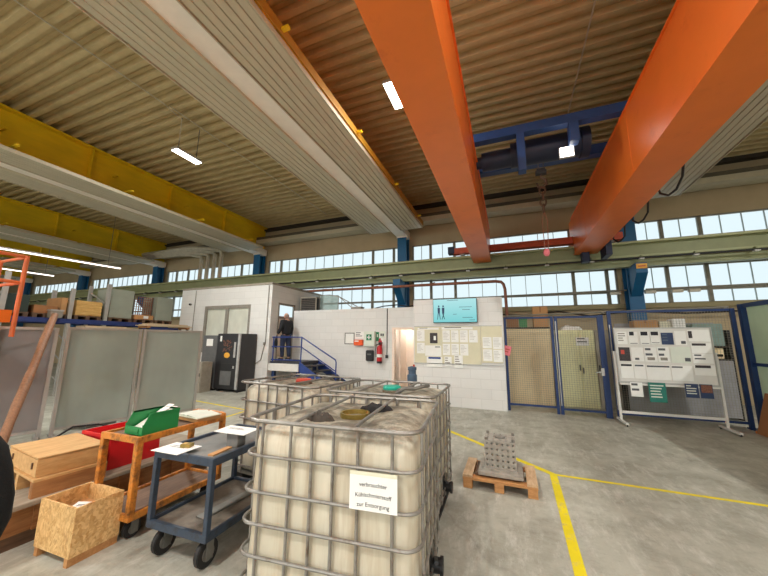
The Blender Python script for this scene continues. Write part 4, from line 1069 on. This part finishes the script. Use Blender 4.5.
ibc('caged plastic tank with a red screw cap behind the blue trolley', (-2.57, 3.62, 0), R(-5), 1.18, 1.06, cap='cap_red')
t = thing('tank_sign', 'white paper sign with three text lines taped to the front tank cage', 'sign', onT1(-A_ + .89, -B_ - .013, .828), r1)
MB().box(-.14, .14, -.003, 0, -.1, .1).build('sheet', 'white_sheet', t)
MB().box(-.14, .14, -.0045, -.003, .082, .102).build('tape', 'paper_cream', t)
for s_, z_, k_ in (('verbrauchter', .035, .3), ('Kühlschmierstoff', -.018, .5), ('zur Entsorgung', -.068, .4)):
    text('sign_lettering', s_, .031, 'ink_dark', t, (0, -.0036, z_), (PI / 2, 0, 0), k_)
t = thing('dark_rag', 'oily black rag lying by the open filler of the front tank', 'rag', onT1(.13, .16, 1.115), r1, 'rags on the front tank')
m = crumple(MB(), 0, 0, 0, .13, .06, .05, 3)
m.build('cloth', 'rag', t)
t = thing('dark_rag', 'crumpled grey oily rag by the left crossbar on the front tank', 'rag', onT1(-.17, -.27, 1.11), r1, 'rags on the front tank')
m = crumple(MB(), 0, .02, 0, .1, .06, .05, 8)
m.build('cloth', 'grime', t)
t = thing('rubber_hose', 'grey hose end lying on the rear tank beside the teal cap', 'hose', (-1.1, 3.35, 1.115), 0)
MB().tube([(0, -.12, .04), (.04, -.05, .06), (.12, .02, .05), (.2, .1, .07), (.22, .25, .06)], .02, 8).build('hose', 'steel_grey', t)
MB().cyl((.0, -.14, .035), (.0, -.1, .04), .028, 10).build('coupling', 'steel_galv', t)

# ================================================================== LEFT FOREGROUND
# blue trolley
BT = thing('platform_trolley', 'slate blue steel two shelf trolley beside the front tank', 'trolley', (-2.43, 2.31, 0), R(2))
def trolley(t, ax, ay, zt, zl, fm, top, low, leg, wheel_r, lip):
    for z, mm, nm in ((zt, top, 'top_shelf'), (zl, low, 'bottom_shelf')):
        MB().box(-ax + .005, ax - .005, -ay + .005, ay - .005, z - .025, z - .012).build(nm, mm, t)
        MB().box(-ax, ax, -ay, -ay + .03, z - .045, z + lip).box(-ax, ax, ay - .03, ay, z - .045, z + lip).box(-ax, -ax + .03, -ay + .03, ay - .03, z - .045, z + lip).box(ax - .03, ax, -ay + .03, ay - .03, z - .045, z + lip).build('shelf_frame', fm, t, bev=.003)
    for sx in (-1, 1):
        for sy in (-1, 1):
            MB().box(sx * (ax - leg / 2) - leg / 2, sx * (ax - leg / 2) + leg / 2, sy * (ay - leg / 2) - leg / 2, sy * (ay - leg / 2) + leg / 2, zl + lip, zt - .045).build('leg', fm, t, bev=.003)
            x, y = sx * (ax - .09), sy * (ay - .1)
            c = MB().cyl((x - .022, y, wheel_r), (x + .022, y, wheel_r), wheel_r, 22).build('caster', 'rubber', t, bev=.006)
            MB().cyl((x - .026, y, wheel_r), (x + .026, y, wheel_r), wheel_r * .55, 16).build('hub', 'steel_grey', c)
            MB().box(x - .038, x - .03, y - .03, y + .03, wheel_r * .6, zl - .045).box(x + .03, x + .038, y - .03, y + .03, wheel_r * .6, zl - .045).box(x - .045, x + .045, y - .05, y + .05, zl - .055, zl - .045).build('fork', 'steel_grey', c)
trolley(BT, .31, .44, .77, .26, 'trolley_blue', 'tray_dark', 'deck_mat', .04, .095, .012)
OT = thing('platform_trolley', 'rusty orange trolley with wooden shelves carrying a green bin', 'trolley', (-3.27, 2.36, 0), R(2))
trolley(OT, .25, .47, .82, .21, 'trolley_orange', 'deck_wood', 'deck_wood', .05, .07, .008)
MB().tube([(-.23, .46, .81), (-.23, .46, .835), (-.18, .46, .845), (.18, .46, .845), (.23, .46, .835), (.23, .46, .81)], .018, 8).build('end_rail', 'trolley_orange', OT)
def flat(x, y, z, sx, sy, rz, label, cat='paper', mat='white_sheet', th=.004, name='paper_sheet', lines=2, droop=0):
    t = thing(name, label, cat, (x, y, z), rz)
    MB().box(-sx / 2, sx / 2, -sy / 2, sy / 2, 0, th).build('sheet', mat, t)
    if lines:
        m = MB()
        for k in range(lines): m.box(-sx * .35, sx * (.1 + .1 * (k % 2)), sy * (.2 - .12 * k) - .004, sy * (.2 - .12 * k) + .004, th, th + .0008)
        m.build('printed_lines', 'ink', t)
    return t
flat(-2.58, 1.94, .783, .29, .22, R(2), 'white sheet at the near left corner of the blue trolley')
t = thing('yellow_tag', 'small yellow tag lying on the white sheet of the blue trolley', 'tag', (-2.53, 1.99, .789), R(20))
MB().box(-.04, .04, -.03, .03, 0, .025).build('tag', 'brass', t); MB().box(-.03, .0, -.02, .02, .025, .027).build('hole', 'rack_wood', t)
flat(-2.19, 2.02, .783, .05, .2, R(6), 'brown cardboard strip at the near right corner of the blue trolley', 'cardboard', 'cardboard', .012, 'cardboard_strip', 0)
t = thing('steel_block', 'dark grey steel box on the far end of the blue trolley', 'box', (-2.27, 2.25, .76), R(4))
MB().box(-.06, .06, -.05, .05, 0, .115).build('body', 'tray_dark', t, bev=.004); MB().box(-.061, .061, -.051, .051, .1, .116).build('rim', 'steel_grey', t)
t = flat(-2.28, 2.26, .878, .3, .21, R(10), 'white sheet lying on the dark steel box of the blue trolley')
t.rotation_euler = (0, R(2), R(8))
t = flat(-2.36, 2.36, .27, .09, .62, R(-4), 'thin dark steel strip on the bottom shelf of the blue trolley', 'steel strip', 'steel_grey', .01, 'steel_strip', 0); t.location.z = .252
t = thing('barrel_pump', 'glass and metal pump jar with dark base on the floor between trolley and tanks', 'pump', (-2.12, 2.83, 0), 0)
MB().box(-.15, .15, -.14, .14, 0, .1).build('base', 'black_plastic', t, bev=.01)
MB().cyl((0, 0, .1), (0, 0, .44), .085, 20, .1).build('jar', 'clear_sheet', t)
MB().lathe([(.12, .42), (.14, .43), (.14, .455), (.1, .47), (.06, .5), (.06, .6)], seg=22).build('flange', 'steel_grey', t)
MB().tube([(0, -.11, .1), (0, -.11, .44)], .012, 6).tube([(.1, .05, .1), (.1, .05, .44)], .012, 6).tube([(-.1, .05, .1), (-.1, .05, .44)], .012, 6).build('tie_rod', 'steel_grey', t)

# green open fronted bin on orange trolley
def stack_bin(name, label, loc, rz, L_, W_, H_, mat):
    t = thing(name, label, 'storage bin', loc, rz); th = .006; a = W_ / 2
    side = [(0, 0), (L_, 0), (L_, H_), (L_ * .17, H_), (.01, H_ * .5), (0, H_ * .5)]
    m = MB()
    for s in (-1, 1): m.prism([(s * a - (th if s > 0 else 0), y, z) for y, z in side], (th, 0, 0))
    m.box(-a + th, a - th, 0, L_, 0, th).box(-a + th, a - th, L_ - th, L_, th, H_).box(-a + th, a - th, 0, th, th, H_ * .38)
    m.build('shell', mat, t)
    MB().box(-a - .008, a + .008, L_ * .17, L_ + .006, H_ - .012, H_ + .004).box(-a + .02, a - .02, L_ * .17 + .02, L_ - .02, H_ - .013, H_ + .006).build('rim', mat, t) if False else MB().box(-a - .006, -a + th, L_ * .17, L_, H_ - .014, H_).box(a - th, a + .006, L_ * .17, L_, H_ - .014, H_).box(-a, a, L_ - th, L_ + .006, H_ - .014, H_).build('rim', mat, t)
    MB().box(-a * .6, a * .6, -.006, .0, H_ * .12, H_ * .3).build('label_slot', mat, t)
    return t
stack_bin('stacking_bin', 'green open fronted stacking bin with papers on the orange trolley', (-3.18, 1.955, .82), R(0), .33, .24, .18, 'green_bin')
t = thing('paper_sheaf', 'white papers sticking out of the green stacking bin', 'papers', (-3.19, 2.12, .845), R(0))
m = MB()
for k, (dx, an) in enumerate(((-.05, .5), (.0, .42), (.045, .36))):
    m.prism([(dx - .03, -.12, .01 + .002 * k), (dx + .05, -.12, .01 + .002 * k), (dx + .05, .2, .22 * an + .06), (dx - .03, .2, .22 * an + .06)], (0, -.001, .003))
m.build('sheet', 'white_sheet', t)
t = thing('open_folder', 'open pale green folder with pages on the far end of the orange trolley', 'folder', (-3.22, 2.62, .82), R(-6))
MB().box(-.2, .2, -.13, .13, .0, .035).build('stack', 'cardboard', t)
MB().box(-.21, -.0, -.14, .14, .035, .042).box(.0, .21, -.14, .14, .035, .042).build('cover', 'paper_cream', t)
MB().prism([(-.2, -.13, .044), (-.03, -.13, .06), (.0, -.13, .046), (.03, -.13, .06), (.2, -.13, .044)], (0, .26, 0)).build('page', 'first_aid', t)

# OSB bin
t = thing('osb_bin', 'open OSB chipboard box on runners standing on the floor beside the orange trolley', 'box', (-3.33, 1.735, 0), R(2))
a, c, z0, z1, th = .225, .165, .06, .40, .015
MB().box(-a, a, -c, c, z0, z0 + th).build('bottom', 'osb', t)
MB().box(-a, a, -c, -c + th, z0 + th, z1).build('side_panel', 'osb', t)
MB().box(-a, a, c - th, c, z0 + th, z1).build('side_panel', 'osb', t)
MB().box(-a, -a + th, -c + th, c - th, z0 + th, z1).build('side_panel', 'osb', t)
MB().box(a - th, a, -c + th, c - th, z0 + th, z1).build('side_panel', 'osb', t)
for x in (-a + .04, a - .03): MB().box(x - .02, x + .02, -c, c, 0, z0).build('runner', 'pallet_wood', t)
flat(-3.32, 1.74, .30, .18, .14, R(30), 'white paper lying inside the OSB box').rotation_euler = (R(6), R(4), R(30))
carton(-3.33, 1.74, .076, .36, .26, .215, 'cardboard', 'cardboard filling at the bottom of the OSB box', flap=True)

# long crates
def crate(y0, y1, label, mat):
    t = thing('long_crate', label, 'crate', (-4.2, (y0 + y1) / 2, 0), 0, 'long wooden crates'); h = (y1 - y0) / 2
    MB().box(-.42, .42, -h, h, .1, .31).build('body', mat, t, bev=.006)
    MB().box(.42, .44, -h, -h + .1, .1, .31).box(.42, .44, h - .1, h, .1, .31).box(.42, .44, -.05, .05, .1, .31).build('batten', mat, t)
    for x in (-.35, .35): MB().box(x - .06, x + .06, -h, h, 0, .1).build('skid', 'crate_old', t)
    return t
crate(1.0, 2.35, 'long brown wooden crate on the floor behind the OSB box', 'crate_wood')
crate(2.38, 3.3, 'long brown wooden crate behind the orange trolley legs', 'crate_wood')
t = thing('plank_top', 'long grey plank laid across the two brown crates', 'plank', (-4.16, 2.15, .31))
MB().box(-.44, .46, -1.2, 1.2, 0, .035).build('plank', 'plank_grey', t, bev=.004); MB().box(.45, .465, -1.2, 1.2, .004, .03).build('edge', 'plank_grey', t)
t = thing('small_pallet', 'small wooden pallet on the plank under the pale wooden case', 'pallet', (-4.0, 1.86, .345), R(-6))
MB().box(-.44, .27, -.25, .25, .125, .145).build('deck', 'box_wood', t)
for x in (-.41, -.1, .24): MB().box(x - .025, x + .025, -.25, .25, 0, .125).build('bearer', 'box_wood' if x < .2 else 'crate_wood', t)
MB().box(.25, .27, -.25, .25, .0, .125).build('side_board', 'crate_wood', t)
t = thing('wooden_case', 'pale closed wooden case lying on the small pallet', 'case', (-4.02, 1.87, .49), R(-6))
MB().box(-.44, .25, -.24, .24, 0, .15).build('body', 'box_wood', t, bev=.006)
MB().box(-.445, .255, -.245, .245, .15, .162).build('lid', 'box_wood', t, bev=.004)
MB().box(-.33, -.315, -.25, -.24, .06, .11).box(.15, .165, -.25, -.24, .06, .11).build('clasp', 'crate_old', t)
t = thing('red_bin', 'red plastic storage bin on the plank behind the orange trolley', 'storage bin', (-4.11, 2.43, .345), R(-1))
MB().box(-.24, .24, -.24, .24, 0, .012).box(-.25, .25, -.25, -.24, .0, .31).box(-.25, .25, .24, .25, .0, .31).box(-.25, -.24, -.24, .24, .0, .31).box(.24, .25, -.24, .24, .0, .31).build('shell', 'red_bin', t)
MB().box(-.265, .265, -.265, -.25, .3, .335).box(-.265, .265, .25, .265, .3, .335).box(-.265, -.25, -.25, .25, .3, .335).box(.25, .265, -.25, .25, .3, .335).build('rim', 'red_bin', t)
t = thing('black_hose', 'black hose loop behind the red bin', 'hose', (-4.5, 2.3, .345))
MB().tube([(-.1, -.35, .02), (-.08, -.3, .25), (-.02, -.15, .36), (.04, .05, .35), (.08, .3, .25), (.08, .36, .02)], .011, 8).build('hose', 'black_cable', t); MB().cyl((-.1, -.35, 0), (-.1, -.35, .05), .02, 8).build('fitting', 'steel_grey', t)

# screens
def screen(label, p, q, z, mat):
    p, q = Vector((*p, 0)), Vector((*q, 0)); L_ = (q - p).length; an = math.atan2((q - p).y, (q - p).x)
    t = thing('partition_screen', label, 'screen', p, an, 'grey translucent partition screens')
    for x in (.025, L_ - .025): MB().box(x - .025, x + .025, -.03, .03, 0, z).build('post', 'alu', t)
    MB().box(.05, L_ - .05, -.02, .02, z - .045, z).box(.05, L_ - .05, -.02, .02, .1, .145).build('rail', 'alu', t)
    MB().box(.05, L_ - .05, -.004, .004, .145, z - .045).build('sheet', mat, t)
    for x in (.05, L_ - .05): MB().box(x - .03, x + .03, -.22, .22, 0, .035).build('foot', 'alu', t)
screen('wide grey translucent screen in aluminium frame, middle of the row', (-7.4, 3.2), (-7.14, 4.3), 1.87, 'screen_pale')
screen('grey translucent screen at the right end of the row by the vending machine', (-7.13, 4.33), (-6.73, 5.38), 1.87, 'screen_pale')
screen('dim brownish translucent screen left of the wooden pole', (-7.72, 2.45), (-7.46, 3.12), 1.85, 'screen_brown')
screen('dim brownish translucent screen at the left edge under the orange basket', (-8.1, 1.5), (-7.73, 2.42), 1.85, 'screen_brown')
t = thing('yellow_drum', 'yellow object blurred behind the middle translucent screen', 'drum', (-7.72, 4.0, 0))
MB().lathe([(.2, .35), (.21, .36), (.21, .95), (.2, .97)], seg=22).build('body', 'yellow_box', t)
MB().box(-.25, .25, -.25, .25, 0, .35).build('stand', 'steel_grey', t)
t = thing('timber_pole', 'round timber pole leaning against the partition screens at left', 'pole', (-4.96, 1.69, 0))
P0, P1 = Vector((0, 0, .05)), Vector((-2.32, 1.26, 2.06))
m = MB(); pts = [P0 + (P1 - P0) * (k / 10) + Vector((0, .003 * math.sin(k * 1.3), .003 * math.cos(k * 2.1))) for k in range(11)]
m.tube(pts, [.05 + .004 * math.sin(k * 1.7) for k in range(11)], 14); m.build('trunk', 'pole_wood', t)

# orange lift basket
t = thing('lift_basket', 'orange tubular work basket raised above the partition screens', 'work platform', (-6.9, 1.6, 0))
for x, y in ((.4, .62), (-.4, .62), (.4, -.6), (-.4, -.6)):
    MB().tube([(x, y, 1.68), (x, y, 2.85)], .028, 10).build('corner_post', 'basket_orange', t)
for z in (2.83, 2.45):
    MB().tube([(.4, .62, z), (-.4, .62, z), (-.4, -.6, z), (.4, -.6, z)], .024, 8, True).build('rail', 'basket_orange', t)
MB().box(-.4, .4, -.58, .58, 1.88, 1.91).box(.38, .4, -.58, .58, 1.91, 2.05).box(-.4, -.38, -.58, .58, 1.91, 2.05).build('floor_tray', 'basket_panel', t)
MB().box(-.12, .12, -.7, -.5, .15, 1.9).build('mast', 'basket_orange', t)
MB().box(-.4, .4, -.95, -.25, .0, .15).build('base', 'dark_base', t)

# pallet rack with loads
RX = -12.5
t = thing('pallet_rack', 'long pallet rack with dark blue beam behind the partition screens', 'rack', (RX, 0, 0))
MB().box(-.06, .0, 2.4, 7.5, 2.12, 2.26).build('beam', 'rack_blue', t)
MB().box(-1.16, -1.1, 2.4, 9.2, 2.12, 2.26).build('beam', 'rack_blue', t)
MB().box(-.06, .0, 7.5, 9.4, 2.02, 2.12).build('beam', 'rack_blue', t)
for yy, zt_ in ((4.0, 3.45), (5.42, 3.2), (6.35, 3.5)):
    u = MB().box(-.1, -.02, yy - .05, yy + .05, 0, zt_).box(-1.16, -1.08, yy - .05, yy + .05, 0, zt_)
    for k in range(5):
        z = .4 + k * .6
        if z + .5 < zt_: u.bar((-.06, yy, z), (-1.1, yy, z + .45), .03, .03)
    u.build('upright', 'alu', t)
MB().box(-1.1, -.06, 2.4, 9.4, 2.2, 2.26).build('decking', 'crate_old', t)
def load(y0, y1, z1, mat, label, name, sub='crate_wood', x1=-.1, pal=True, wd=.9, cat='load'):
    t = thing(name, label, cat, (RX + x1, (y0 + y1) / 2, 2.26), 0, 'loads on the pallet rack'); h = (y1 - y0) / 2; zb = .13 if pal else 0
    if pal:
        m = MB(); m.box(-wd, 0, -h, h, .1, .13)
        for yy in (-h + .06, 0, h - .06): m.box(-wd, 0, yy - .05, yy + .05, 0, .1)
        m.build('pallet', 'crate_old', t)
    MB().box(-wd + .02, -.02, -h + .02, h - .02, zb, z1 - 2.26).build('body', mat, t, bev=.01)
    return t
load(4.08, 4.55, 2.88, 'dark_green', 'dark green container on the rack behind the orange basket', 'container')
load(4.62, 5.18, 2.62, 'cardboard_dark', 'low brown load on the rack left of the cardboard boxes', 'crate_load')
load(5.2, 5.38, 2.9, 'cardboard', 'upright cardboard carton on the rack beside a grey upright', 'carton_load')
t = load(5.55, 6.27, 2.86, 'rack_wood', 'pale yellow wooden crate on the pallet rack', 'wooden_crate')
m = MB()
for k in range(4): m.box(-.02, .0, -.34, .34, .16 + k * .11, .235 + k * .11)
m.build('slat', 'rack_wood', t)
t = load(6.46, 7.2, 3.38, 'grey_crate', 'tall grey green crate on the rack, larger of the two', 'tall_crate')
t = load(7.98, 8.65, 3.3, 'grey_crate', 'tall grey green crate at the right end of the rack, smaller of the two', 'tall_crate')
t = load(7.25, 7.95, 2.55, 'cardboard', 'low brown carton between the two tall grey crates', 'carton_load')
MB().box(-.02, .0, -.02, .14, .16, .26).build('label_sheet', 'white_sheet', t)
t = thing('wire_cage', 'wire mesh side of a stillage standing behind the smaller grey crate', 'cage', (RX - .3, 7.62, 2.56))
m = MB()
for k in range(9): m.box(-.01, .01, -.3 + k * .075 - .008, -.3 + k * .075 + .008, 0, .68)
for k in range(8): m.box(-.015, .015, -.32, .32, .02 + k * .09, .035 + k * .09)
m.build('mesh', 'pipe_brown', t); MB().box(-.03, .03, -.34, -.31, 0, .7).box(-.03, .03, .31, .34, 0, .7).build('post', 'cabinet_dark', t)
t = thing('board_stack', 'stack of pale boards on a steel stand in front of the office corner', 'boards', (-11.2, 7.6, 2.1))
for k in range(3): MB().box(-.4, .05, -.85 + .1 * k, .87 - .1 * k, .03 * k + .01, .03 * k + .036).build('board', 'board_pale', t)
for y in (-.7, .7): MB().box(-.42, .06, y - .05, y + .05, -.06, .01).build('bearer', 'crate_wood', t)
for x in (-.38, .0):
    for y in (-.7, .7): MB().box(x - .03, x + .03, y - .03, y + .03, -2.1, -.06).build('stand_leg', 'dark_base', t)
t = thing('board_stack', 'pale boards on trestle legs in front of the blue rack beam', 'boards', (RX + .35, 6.2, 2.0))
for k in range(2): MB().box(-.3, .2, -.62, .6 - .1 * k, .03 * k, .03 * k + .027).build('board', 'board_pale', t)
for y in (-.5, .5): MB().box(-.3, .2, y - .05, y + .05, -.08, 0).build('bearer', 'crate_old', t)
for x in (-.25, .15):
    for y in (-.5, .5): MB().box(x - .03, x + .03, y - .03, y + .03, -2.0, -.08).build('stand_leg', 'dark_base', t)
t = thing('white_parcel', 'small white box balanced on the rack edge above the timber pole', 'box', (RX + .05, 5.05, 2.26))
MB().box(-.1, .1, -.14, .14, 0, .24).build('carton', 'frame_grey', t, bev=.01); MB().box(-.11, .11, -.15, .15, .2, .245).build('lid', 'alu', t)

# ------------------------------------------------------------------ vending machine area
t = thing('vending_machine', 'black hot drinks vending machine with silver edge against the office wall', 'vending machine', (-8.72, 8.36, 0))
MB().box(-.5, .5, -.35, .36, .08, 1.88).build('body', 'machine_side', t, bev=.01)
MB().box(-.5, .42, -.39, -.35, .1, 1.87).build('door', 'machine_black', t, bev=.006)
MB().box(.42, .5, -.4, -.35, .1, 1.87).build('edge_strip', 'silver', t)
g = MB().box(-.28, .22, -.394, -.39, 1.0, 1.72).build('graphic_panel', 'machine_black', t)
m = MB()
for k in range(60):
    x, z = random.uniform(-.22, .16), random.uniform(1.28, 1.66); m.cyl((x, -.394, z), (x, -.397, z), random.uniform(.012, .024), 8)
m.build('bean_print', 'photo_brown', g)
MB().ell((-.02, -.394, 1.17), .13, .004, .09).build('cup_print', 'warn_yellow', g)
MB().box(.26, .34, -.394, -.39, 1.1, 1.6).build('key_pad', 'silver', t); MB().box(.27, .33, -.396, -.39, .75, .83).build('coin_return', 'silver', t)
MB().box(-.38, -.3, -.394, -.39, 1.62, 1.8).build('price_plate', 'white_sheet', t)
MB().box(-.25, .22, -.395, -.39, .22, .66).build('serving_hatch', 'machine_grey', t)
MB().box(-.3, .26, -.397, -.39, .68, .9).build('recess', 'black_plastic', t)
for x in (-.42, .42): MB().box(x - .04, x + .04, -.3, .3, 0, .08).build('foot', 'black_plastic', t)
t = thing('water_cooler', 'dark grey cabinet with a white notice left of the vending machine', 'cabinet', (-9.62, 8.38, 0))
MB().box(-.38, .3, -.33, .33, .05, 1.82).build('body', 'machine_grey', t, bev=.01)
MB().box(-.36, .28, -.345, -.33, .08, 1.1).build('door', 'machine_grey', t)
MB().box(-.36, .28, -.3, .3, 0, .05).build('plinth', 'black_plastic', t)
MB().box(-.2, .1, -.334, -.33, 1.46, 1.7).build('notice', 'white_sheet', t)
MB().box(-.34, .26, -.34, -.33, .3, .34).build('kick_strip', 'silver', t)
t = thing('small_cabinet', 'low beige cabinet in front of the dark grey cabinet behind the screens', 'cabinet', (-9.4, 7.72, 0))
MB().box(-.2, .12, -.2, .2, 0, .95).build('body', 'office_grey', t, bev=.01); MB().box(-.18, .1, -.215, -.2, .05, .9).build('door', 'office_grey', t); MB().box(.05, .08, -.225, -.215, .5, .6).build('handle', 'dark_base', t)

# ------------------------------------------------------------------ dark fleece at the left edge
t = thing('fleece_jacket', 'black fleece jacket cut off by the left edge of the picture', 'jacket', (-2.62, .86, 0), R(20))
m = MB(); rings = []
for z, a, c, dx in ((.52, .17, .1, 0), (.56, .26, .13, 0), (.7, .31, .15, 0), (.82, .31, .15, 0), (.95, .29, .145, -.01), (1.06, .25, .13, -.02), (1.13, .18, .1, -.02), (1.16, .08, .07, -.02)):
    rings.append([m.bm.verts.new((dx + (a + .008 * math.sin(5 * th + z * 9)) * math.cos(th), (c + .008 * math.sin(4 * th + z * 7)) * math.sin(th), z)) for th in [2 * PI * k / 28 for k in range(28)]])
for P_, Q in zip(rings, rings[1:]):
    for k in range(28): m.face([P_[k], P_[(k + 1) % 28], Q[(k + 1) % 28], Q[k]])
m.face(rings[0][::-1]); m.face(rings[-1]); m.build('body', 'fleece', t)
t2 = thing('swivel_stool', 'stool under the black fleece jacket outside the left edge', 'stool', (-2.62, .86, 0), R(20))
MB().cyl((0, 0, .47), (0, 0, .52), .17, 24).build('seat', 'dark_base', t2); MB().cyl((0, 0, .08), (0, 0, .47), .03, 12).build('column', 'steel_grey', t2)
for k in range(5): MB().bar((0, 0, .07), (.24 * math.cos(k * 2 * PI / 5), .24 * math.sin(k * 2 * PI / 5), .03), .04, .03).build('leg', 'dark_base', t2)
for o in (t, t2): o.location.x -= .2

# a thing with a single part is that mesh itself
bpy.context.view_layer.update()
for o in [o for o in COL.objects if o.type == 'EMPTY']:
    ch = list(o.children)
    if len(ch) == 1 and not ch[0].children:
        c = ch[0]; c.parent = None; c.location = o.location; c.rotation_euler = o.rotation_euler
        for k in ('label', 'category', 'group'):
            if k in o: c[k] = o[k]
        n = o.name; bpy.data.objects.remove(o); c.name = n
# ================================================================== CAMERA, WORLD
pitch, yaw, roll, fpx = .169211694, .378093999, .00926388685, 314.07
cy, sy = math.cos(yaw), math.sin(yaw)
fw = Vector((-sy * math.cos(pitch), cy * math.cos(pitch), math.sin(pitch))); rt = Vector((cy, sy, 0)); up = rt.cross(fw)
c, s = math.cos(roll), math.sin(roll); rt2, up2 = c * rt + s * up, -s * rt + c * up
cam = bpy.data.cameras.new('camera'); co = bpy.data.objects.new('camera', cam); COL.objects.link(co)
M4 = Matrix((rt2, up2, -fw)).transposed().to_4x4(); M4.translation = (0, 0, 1.66); co.matrix_world = M4
cam.sensor_fit = 'HORIZONTAL'; cam.sensor_width = 36; cam.lens = fpx / 768 * 36; cam.clip_start = .02; cam.clip_end = 200
SC.camera = co
W = bpy.data.worlds.new('world'); SC.world = W; W.use_nodes = True
W.node_tree.nodes['Background'].inputs[0].default_value = (.8, .9, 1, 1); W.node_tree.nodes['Background'].inputs[1].default_value = .5
SC.view_settings.view_transform = 'Standard'; SC.view_settings.look = 'None'; SC.view_settings.gamma = 1; SC.view_settings.exposure = .16
SC.view_settings.use_curve_mapping = False
SC.cycles.use_denoising = True
SC.cycles.max_bounces = 7; SC.cycles.diffuse_bounces = 4; SC.cycles.caustics_reflective = False; SC.cycles.caustics_refractive = False
SC.cycles.sample_clamp_indirect = 6
